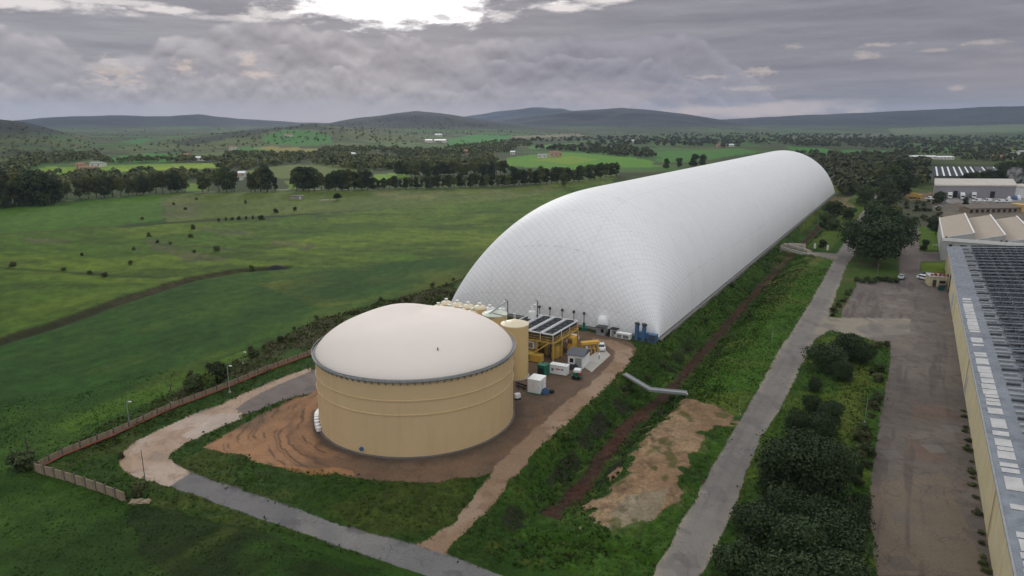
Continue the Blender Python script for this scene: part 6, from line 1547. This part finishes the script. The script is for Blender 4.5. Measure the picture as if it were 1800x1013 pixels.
w3 = pts_in([([(-100, 300), (-60, 212), (0, 212), (75, 224), (150, 246), (200, 268), (60, 272), (0, 290)], 273), ([(560, 224), (640, 210), (730, 200), (800, 206), (900, 224), (900, 240), (700, 236), (600, 232)], 247), ([(200, 262), (300, 248), (420, 233), (550, 219), (700, 232), (880, 248), (860, 262), (560, 250), (300, 276)], 273), ([(860, 216), (1000, 200), (1200, 205), (1300, 220), (1300, 236), (900, 240)], 195), ([(1250, 214), (1800, 192), (1830, 225), (1300, 236)], 247), ([(100, 225), (450, 214), (600, 222), (300, 245), (160, 250)], 156)], 0, 4.0, 23)
wood('hillside_wood', 'scattered dark trees over the far hillsides', w3, 0, 12, LEAF_M, 1.2)

# ------------------------------------------------------------------ weeds and tussocks: uncountable ground cover
def cover(name, label, mask, n, hmin, hmax, seed, cols, maxr=280):
    r = np.random.default_rng(seed)
    sel = np.nonzero(mask.ravel())[0]
    area = (RR * np.gradient(RR, axis=0) * np.gradient(AZ, axis=1)).ravel()[sel]
    k = r.choice(sel, n, p=area / area.sum())
    # finer towards the drone, where single tufts can be told apart
    x = GX.ravel()[k] + r.normal(size=n) * .4; y = GY.ravel()[k] + r.normal(size=n) * .4; z = GZ2.ravel()[k]
    h = hmin + (hmax - hmin) * r.random(n) ** 2.2 * (.4 + 1.2 * vn(x / 4, y / 4, seed)); w = h * (.45 + .5 * r.random(n)) + .06
    Vs, Ts = [], []
    c0 = np.array([seen(*c) for c in cols]); ci = c0[r.integers(0, len(c0), n)] * (.75 + .5 * r.random((n, 1)))
    base = np.stack([x, y, z - .05], 1)
    for b in range(6):
        a = r.random(n) * 6.283; tl = .25 + .9 * r.random(n)
        dx = np.stack([np.cos(a), np.sin(a), np.zeros(n)], 1); sx = np.stack([-np.sin(a), np.cos(a), np.zeros(n)], 1)
        hh = h * (.5 + .6 * r.random(n)); o = base + dx * (w * .2)[:, None]
        top = o + dx * (w * .6 * tl)[:, None] + np.array([0, 0, 1]) * hh[:, None]
        mid_ = o + dx * (w * .3 * tl)[:, None] + np.array([0, 0, 1]) * (hh * .55)[:, None]
        ww = (w * .32)[:, None]
        Vs.append(np.stack([o, mid_ - sx * ww, top, mid_ + sx * ww], 1)); Ts.append(np.repeat(ci[:, None, :], 4, 1))
    v = np.stack(Vs, 1).reshape(-1, 3); t = np.stack(Ts, 1).reshape(-1, 3)
    m, nn, b = newmat(name + '_blades'); at = nn.node('ShaderNodeAttribute', attribute_name='tint').outputs['Color']; m.node_tree.links.new(at, b.inputs['Base Color']); b.inputs['Roughness'].default_value = .8; b.inputs['Specular IOR Level'].default_value = .15
    o = npmesh(name, v, np.arange(len(v)).reshape(-1, 4), m, t, kind='stuff'); o['label'] = label; o['category'] = 'weeds'; return o
vis = (np.abs(AZ) < R(40)) & (L == 0)
cover('bank_weeds', 'rank weeds and tussocks on the ditch banks', vis & (bank > .5) & (sand < .5) & (dd > 1.2) & (RR < 300), 36000, .08, .36, 101, [(56, 84, 30), (46, 70, 26), (70, 90, 36), (60, 60, 34), (40, 54, 24)])
cover('verge_weeds', 'long grass and weeds around the plant and road verges', vis & ((plat > .5) | (verge > .5) | (verge2 > .5) | (belt > .5)) & (sand < .5) & (dirt < .5) & (RR < 260) & (RR > 50), 46000, .05, .30, 102, [(54, 78, 30), (46, 68, 28), (78, 86, 40), (64, 90, 34), (84, 78, 46)])
cover('scrub_weeds', 'dry scrub growing outside the meadow wall', vis & ((scrub > .5) | (scrub2 > .5)) & (RR < 320), 16000, .08, .4, 103, [(62, 68, 36), (74, 66, 46), (50, 60, 30), (76, 86, 38)])
cover('meadow_tufts', 'grass tufts of the near meadow', vis & (low > .5) & (RR < 150) & (RR > 45), 26000, .05, .20, 104, [(48, 74, 30), (58, 80, 34), (42, 64, 28)])
# ------------------------------------------------------------------ sky: overcast cloud deck with a bright break, over a Nishita sky
w = bpy.data.worlds.new('World'); sc.world = w; w.use_nodes = True
t = w.node_tree; t.nodes.clear(); n = N(t)
SUN_AZ, SUN_EL = R(-9.0), R(17.0)
out = t.nodes.new('ShaderNodeOutputWorld')
sky = n.node('ShaderNodeTexSky', sky_type='NISHITA'); sky.sun_disc = False; sky.sun_elevation = SUN_EL; sky.sun_rotation = SUN_AZ
d = n.node('ShaderNodeTexCoord').outputs['Generated']
s = n.sep(d); X, Y, Zc = s[0], s[1], s[2]
hor = n.m('SQRT', n.m('ADD', n.m('MULTIPLY', X, X), n.m('MULTIPLY', Y, Y)))
azd = n.m('MULTIPLY', n.m('ARCTAN2', X, Y), 57.29578); eld = n.m('MULTIPLY', n.m('ARCTAN2', Zc, hor), 57.29578)
def P_(px, py):
    x, y, z = ray(px, py); return math.degrees(math.atan2(x, y)), math.degrees(math.atan2(z, math.hypot(x, y)))
# cloud relief: embossed noise, brighter where a cloud's top edge thins out upwards
def relief(ax, ey, scale, det, rough, up, wob=.35, seed=0.0):
    p = n.vec(n.m('MULTIPLY', azd, ax), n.m('MULTIPLY', eld, ey), seed)
    wn = n.node('ShaderNodeTexNoise'); t.links.new(p, wn.inputs['Vector']); wn.inputs['Scale'].default_value = scale * .7; wn.inputs['Detail'].default_value = 4
    o_ = n.node('ShaderNodeVectorMath', operation='MULTIPLY_ADD'); t.links.new(wn.outputs['Color'], o_.inputs[0]); o_.inputs[1].default_value = (wob, wob, 0); t.links.new(p, o_.inputs[2])
    a = n.noise(o_.outputs[0], scale, det, rough)
    q = n.node('ShaderNodeVectorMath', operation='ADD'); t.links.new(o_.outputs[0], q.inputs[0]); q.inputs[1].default_value = (up * .25, up, 0)
    b = n.noise(q.outputs[0], scale, det, rough)
    return a, n.m('SUBTRACT', a, b)
cA, cD = relief(.12, .20, 1.5, 9, .56, .10, .5, 1.0)       # cumulus bank
dA, dD = relief(.035, .34, 1.6, 8, .58, .12, .3, 5.0)      # layered deck
fA, fD = relief(.3, .7, 1.5, 6, .6, .10, .3, 9.0)          # fine shreds
jag = n.m('SUBTRACT', n.noise(n.vec(n.m('MULTIPLY', azd, .30), n.m('MULTIPLY', eld, 1.0), 7.0), 1.3, 8, .64), .5)
jag2 = n.m('SUBTRACT', n.noise(n.vec(n.m('MULTIPLY', azd, .95), n.m('MULTIPLY', eld, 2.3), 17.0), 1.2, 6, .62), .5)
right = n.rampf(azd, -14, 30)
col0 = n.mix(right, hexc(156, 152, 160), hexc(136, 133, 145))
cmask = n.m('MULTIPLY', n.rampf(azd, -2, 16, 1, .3), n.m('MULTIPLY', n.rampf(eld, 7.5, 5.0, 0, 1), n.rampf(eld, .3, 1.6, .2, 1)))
def curve(x0, x1, y0, y1, pts):
    """value along the azimuth from a list of (photo column, photo row) survey points"""
    fc = n.node('ShaderNodeFloatCurve'); cv = fc.mapping.curves[0]
    P = [P_(px, py) for px, py in pts]
    X = [(a - x0) / (x1 - x0) for a, e in P]; Yv = [(e - y0) / (y1 - y0) for a, e in P]
    cv.points[0].location = (max(X[0], 0), Yv[0]); cv.points[1].location = (min(X[-1], 1), Yv[-1])
    for a, b in list(zip(X, Yv))[1:-1]: cv.points.new(a, b)
    fc.mapping.update()
    n.link(n.m('DIVIDE', n.m('SUBTRACT', azd, x0), x1 - x0), fc.inputs['Value'])
    return n.m('ADD', n.m('MULTIPLY', fc.outputs[0], y1 - y0), y0)
def puffs(ax, ey, scale, off, seed):
    p = n.vec(n.m('MULTIPLY', azd, ax), n.m('MULTIPLY', n.m('ADD', eld, off), ey), seed)
    wn = n.node('ShaderNodeTexNoise'); t.links.new(p, wn.inputs['Vector']); wn.inputs['Scale'].default_value = scale * .9; wn.inputs['Detail'].default_value = 3
    o_ = n.node('ShaderNodeVectorMath', operation='MULTIPLY_ADD'); t.links.new(wn.outputs['Color'], o_.inputs[0]); o_.inputs[1].default_value = (.42, .42, 0); t.links.new(p, o_.inputs[2])
    v = n.node('ShaderNodeTexVoronoi', feature='SMOOTH_F1', voronoi_dimensions='2D', normalize=True); t.links.new(o_.outputs[0], v.inputs['Vector'])
    v.inputs['Scale'].default_value = scale; v.inputs['Detail'].default_value = 2.2; v.inputs['Roughness'].default_value = .42; v.inputs['Lacunarity'].default_value = 2.1; v.inputs['Smoothness'].default_value = .6
    return n.m('SUBTRACT', 1.0, v.outputs['Distance'])
pA = puffs(.22, .30, 1.25, 0, 2.0); pB = puffs(.22, .30, 1.25, .55, 2.0)
pD = n.m('SUBTRACT', pA, pB)                      # puff relief, lit from above
edge = curve(-40, 40, -2, 16, [(-40, 60), (40, 62), (90, 66), (130, 108), (185, 118), (230, 92), (300, 80), (370, 62), (430, 46), (500, 42), (570, 60), (650, 76), (760, 78), (900, 76), (1000, 72), (1090, 66), (1190, 70), (1270, 96), (1330, 150), (1420, 215), (1800, 225)])
up_ = n.m('SUBTRACT', n.m('ADD', edge, n.m('MULTIPLY', n.m('SUBTRACT', pA, .62), 3.6)), eld)      # degrees below the bank's top edge
bank_ = n.rampf(up_, -.10, .45)
rim = n.m('MULTIPLY', bank_, n.rampf(up_, 0, 1.5, 1, 0))
leftw = n.rampf(azd, -4, 8, 1, .42)
deck = n.m('ADD', 1.0, n.m('ADD', n.m('MULTIPLY', dD, 1.0), n.m('ADD', n.m('MULTIPLY', n.m('SUBTRACT', dA, .5), .6), n.m('MULTIPLY', fD, .3))))
deck = n.rampf(deck, .6, 1.45, .66, 1.4, smooth=False)
low_ = n.m('ADD', 1.02, n.m('ADD', n.m('MULTIPLY', n.m('MULTIPLY', pD, 2.2), leftw), n.m('ADD', n.m('MULTIPLY', n.m('SUBTRACT', cA, .5), .8), n.m('MULTIPLY', cD, .7))))
low_ = n.m('ADD', low_, n.m('MULTIPLY', n.m('MULTIPLY', rim, leftw), .17))
low_ = n.rampf(low_, .6, 1.5, .66, 1.42, smooth=False)
def shade(c, l): return n.mix(1.0, c, n.vec(l, l, n.m('POWER', l, .9)), 'MULTIPLY')
deckc = n.mix(right, hexc(149, 147, 154), hexc(136, 134, 142))
bankc = n.mix(n.rampf(azd, -16, 8), hexc(166, 162, 167), hexc(144, 141, 151))
lum = deck
cl = n.mix(bank_, shade(deckc, deck), shade(bankc, low_))
def layer(cl, pts, seed, c, k, rimk, amp=3.0, ax=.26, sc_=1.3):
    q1 = puffs(ax, .36, sc_, 0, seed); q2 = puffs(ax, .36, sc_, .42, seed)
    e = curve(-40, 40, -2, 16, pts)
    u = n.m('SUBTRACT', n.m('ADD', e, n.m('MULTIPLY', n.m('SUBTRACT', q1, .62), amp)), eld)
    mk = n.m('MULTIPLY', n.m('MULTIPLY', n.rampf(u, -.06, .34), n.rampf(u, 3.4, .8, .25, 1)), k)
    l = n.m('ADD', .95, n.m('ADD', n.m('MULTIPLY', n.m('SUBTRACT', q1, q2), 1.7), n.m('MULTIPLY', n.rampf(u, 0, .9, 1, 0), rimk)))
    l = n.m('ADD', l, n.m('MULTIPLY', fD, .35))
    return n.mix(mk, cl, shade(c, l))
cl = layer(cl, [(-40, 100), (0, 98), (60, 80), (110, 104), (160, 150), (240, 122), (300, 112), (350, 96), (420, 100), (480, 90), (560, 84), (620, 120), (680, 96), (780, 110), (900, 120), (1000, 104), (1100, 112), (1220, 140), (1330, 215), (1800, 225)], 11.0, n.mix(n.rampf(azd, -16, 6), hexc(160, 156, 162), hexc(143, 141, 153)), .85, .16)
cl = layer(cl, [(-40, 140), (60, 146), (150, 160), (260, 148), (360, 132), (450, 140), (560, 128), (610, 122), (660, 150), (760, 160), (880, 158), (1000, 160), (1100, 168), (1250, 215), (1800, 225)], 23.0, n.mix(n.rampf(azd, -16, 6), hexc(168, 164, 169), hexc(149, 147, 158)), .8, .12, 2.2, .34, 1.5)
def blob(px, py, rx, ry, soft=.5, jagk=1.2, jg=None):
    a, e = P_(px, py); ra = rx / F * 57.3; re = ry / F * 57.3
    u = n.m('DIVIDE', n.m('SUBTRACT', azd, a), ra); v = n.m('DIVIDE', n.m('SUBTRACT', eld, e), re)
    dd_ = n.m('SQRT', n.m('ADD', n.m('MULTIPLY', u, u), n.m('MULTIPLY', v, v)))
    dd_ = n.m('ADD', dd_, n.m('MULTIPLY', jag if jg is None else jg, jagk * 2))
    return n.rampf(dd_, 1 - soft, 1 + soft, 1, 0)
mist = n.rampf(eld, P_(900, 172)[1], P_(900, 208)[1], 0, 1)
mist = n.m('MULTIPLY', mist, n.rampf(azd, 2, 12, .9, .3))
cl = n.mix(mist, cl, hexc(181, 177, 182))
# warm glimmers through gaps: soft patches broken up by the shreds
warm = hexc(228, 208, 194); pale = hexc(240, 232, 230)
for px, py, rx, ry, k, c, jk in ((205, 124, 34, 17, .45, warm, 2.8), (215, 146, 44, 10, .4, warm, 2.8), (326, 117, 20, 12, .6, warm, 2.2), (434, 104, 20, 10, .55, warm, 2.4), (452, 130, 24, 6, .6, warm, 2.2),
                             (1245, 135, 36, 4.5, .4, warm, 2.0), (1335, 126, 28, 8, .45, warm, 2.2), (1312, 156, 38, 6, .35, warm, 2.2), (1390, 82, 18, 5, .35, warm, 2.0), (1522, 98, 22, 8, .38, warm, 2.2), (1545, 79, 40, 4, .4, warm, 2.0), (1725, 75, 30, 4, .35, warm, 2.2), (1640, 89, 24, 3, .3, warm, 2.0), (1685, 155, 16, 5, .4, warm, 2.0)):
    cl = n.mix(n.m('MULTIPLY', blob(px, py, rx * .62, ry * .62, .95, jk * 1.25, jag2), k), cl, c)
cl = n.mix(n.m('MULTIPLY', blob(1745, 125, 60, 26, .8, 1.0), .3), cl, hexc(168, 153, 153))
for px, py, rx, ry, k, c, jk in ((1310, 194, 130, 9, .75, hexc(214, 194, 183), 1.6), (1080, 172, 80, 18, .4, hexc(192, 178, 178), 1.8), (1430, 186, 70, 9, .5, hexc(206, 190, 183), 1.8),
                             (60, 7, 110, 7, .9, pale, 1.8), (190, 3, 60, 4, .7, pale, 1.8), (285, 18, 50, 4, .85, pale, 2.0), (480, 27, 36, 8, .8, pale, 2.0), (400, 31, 50, 4, .45, pale, 2.2), (995, 15, 38, 6, .95, pale, 1.8), (1060, -2, 36, 7, .9, pale, 1.6), (885, 28, 26, 6, .6, pale, 2.0), (555, 12, 36, 7, .7, pale, 1.8)):
    cl = n.mix(n.m('MULTIPLY', blob(px, py, rx, ry, .6, jk), k), cl, c)
# overcast gain towards the zenith, and the break with the hidden sun behind it
gain = n.rampf(eld, 10, 55, 1.0, 3.4)
cl = n.mix(n.rampf(eld, 10, 30), cl, hexc(150, 152, 154))
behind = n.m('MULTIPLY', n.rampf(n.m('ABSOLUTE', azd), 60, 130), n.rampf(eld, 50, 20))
gain = n.m('ADD', gain, n.m('MULTIPLY', behind, 1.5))       # unseen sky behind the drone, brightened to light faces turned towards it
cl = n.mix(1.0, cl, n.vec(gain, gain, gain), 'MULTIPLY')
hole = n.m('MAXIMUM', blob(690, -6, 140, 39, .45, 1.1), blob(790, 28, 48, 13, .5, 1.4))
hole = n.m('MAXIMUM', hole, n.m('MULTIPLY', blob(720, -150, 280, 105, .4, .6), .9))
hole = n.m('MULTIPLY', hole, n.m('SUBTRACT', 1.0, n.m('MULTIPLY', blob(780, 31, 26, 5, .6, 2.0, jag2), .7)))
cl = n.mix(hole, cl, (1.75, 1.70, 1.68))
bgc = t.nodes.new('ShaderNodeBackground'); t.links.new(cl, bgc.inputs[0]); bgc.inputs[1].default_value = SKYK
bgs = t.nodes.new('ShaderNodeBackground'); t.links.new(sky.outputs[0], bgs.inputs[0]); bgs.inputs[1].default_value = .05
mx = t.nodes.new('ShaderNodeMixShader'); mx.inputs[0].default_value = .97
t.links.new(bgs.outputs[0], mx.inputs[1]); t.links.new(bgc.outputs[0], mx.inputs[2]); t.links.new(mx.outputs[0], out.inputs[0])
w.cycles.sampling_method = 'MANUAL'; w.cycles.sample_map_resolution = 1024
sl = bpy.data.lights.new('sun', 'SUN'); sl.energy = 1.0; sl.angle = R(14); sl.color = (1, .965, .92)
so_ = bpy.data.objects.new('sun', sl); col.objects.link(so_)
dv = Vector((math.sin(SUN_AZ) * math.cos(SUN_EL), math.cos(SUN_AZ) * math.cos(SUN_EL), math.sin(SUN_EL)))
so_.rotation_euler = dv.to_track_quat('Z', 'Y').to_euler(); so_.location = (0, 0, 200)

# ------------------------------------------------------------------ the air
if HAZE > 0:
    hm = bpy.data.materials.new('haze'); hm.use_nodes = True; nt = hm.node_tree; nt.nodes.clear()
    ov = nt.nodes.new('ShaderNodeOutputMaterial'); pv = nt.nodes.new('ShaderNodeVolumePrincipled')
    pv.inputs['Color'].default_value = (.58, .72, .98, 1); pv.inputs['Density'].default_value = HAZE; pv.inputs['Anisotropy'].default_value = .15
    nt.links.new(pv.outputs[0], ov.inputs['Volume'])
    zt = max(float(GZ.max()), CH) + 30
    m = MB(); m.box(-9600, -9600, float(GZ.min()) - 1.5, 9600, 9600, zt)
    o = m.build('haze', hm); o['kind'] = 'stuff'; o['label'] = 'thin pale haze over the whole plain'; o['category'] = 'haze'

# ------------------------------------------------------------------ camera and render settings
cam = bpy.data.cameras.new('camera'); co_ = bpy.data.objects.new('camera', cam); col.objects.link(co_)
co_.location = (0, 0, CH); co_.rotation_euler = (R(90) - PITCH, 0, 0)
cam.sensor_width = 36; cam.lens = 36 * F / 1800; cam.clip_end = 40000; cam.clip_start = .5
sc.camera = co_
vs_ = sc.view_settings; vs_.view_transform = 'Standard'; vs_.look = 'None'; vs_.exposure = EXPO; vs_.gamma = 1; vs_.use_curve_mapping = False
cy = sc.cycles
cy.max_bounces = 4; cy.diffuse_bounces = 2; cy.glossy_bounces = 2; cy.transmission_bounces = 2; cy.volume_bounces = 0; cy.transparent_max_bounces = 4
cy.use_adaptive_sampling = True; cy.adaptive_threshold = .025
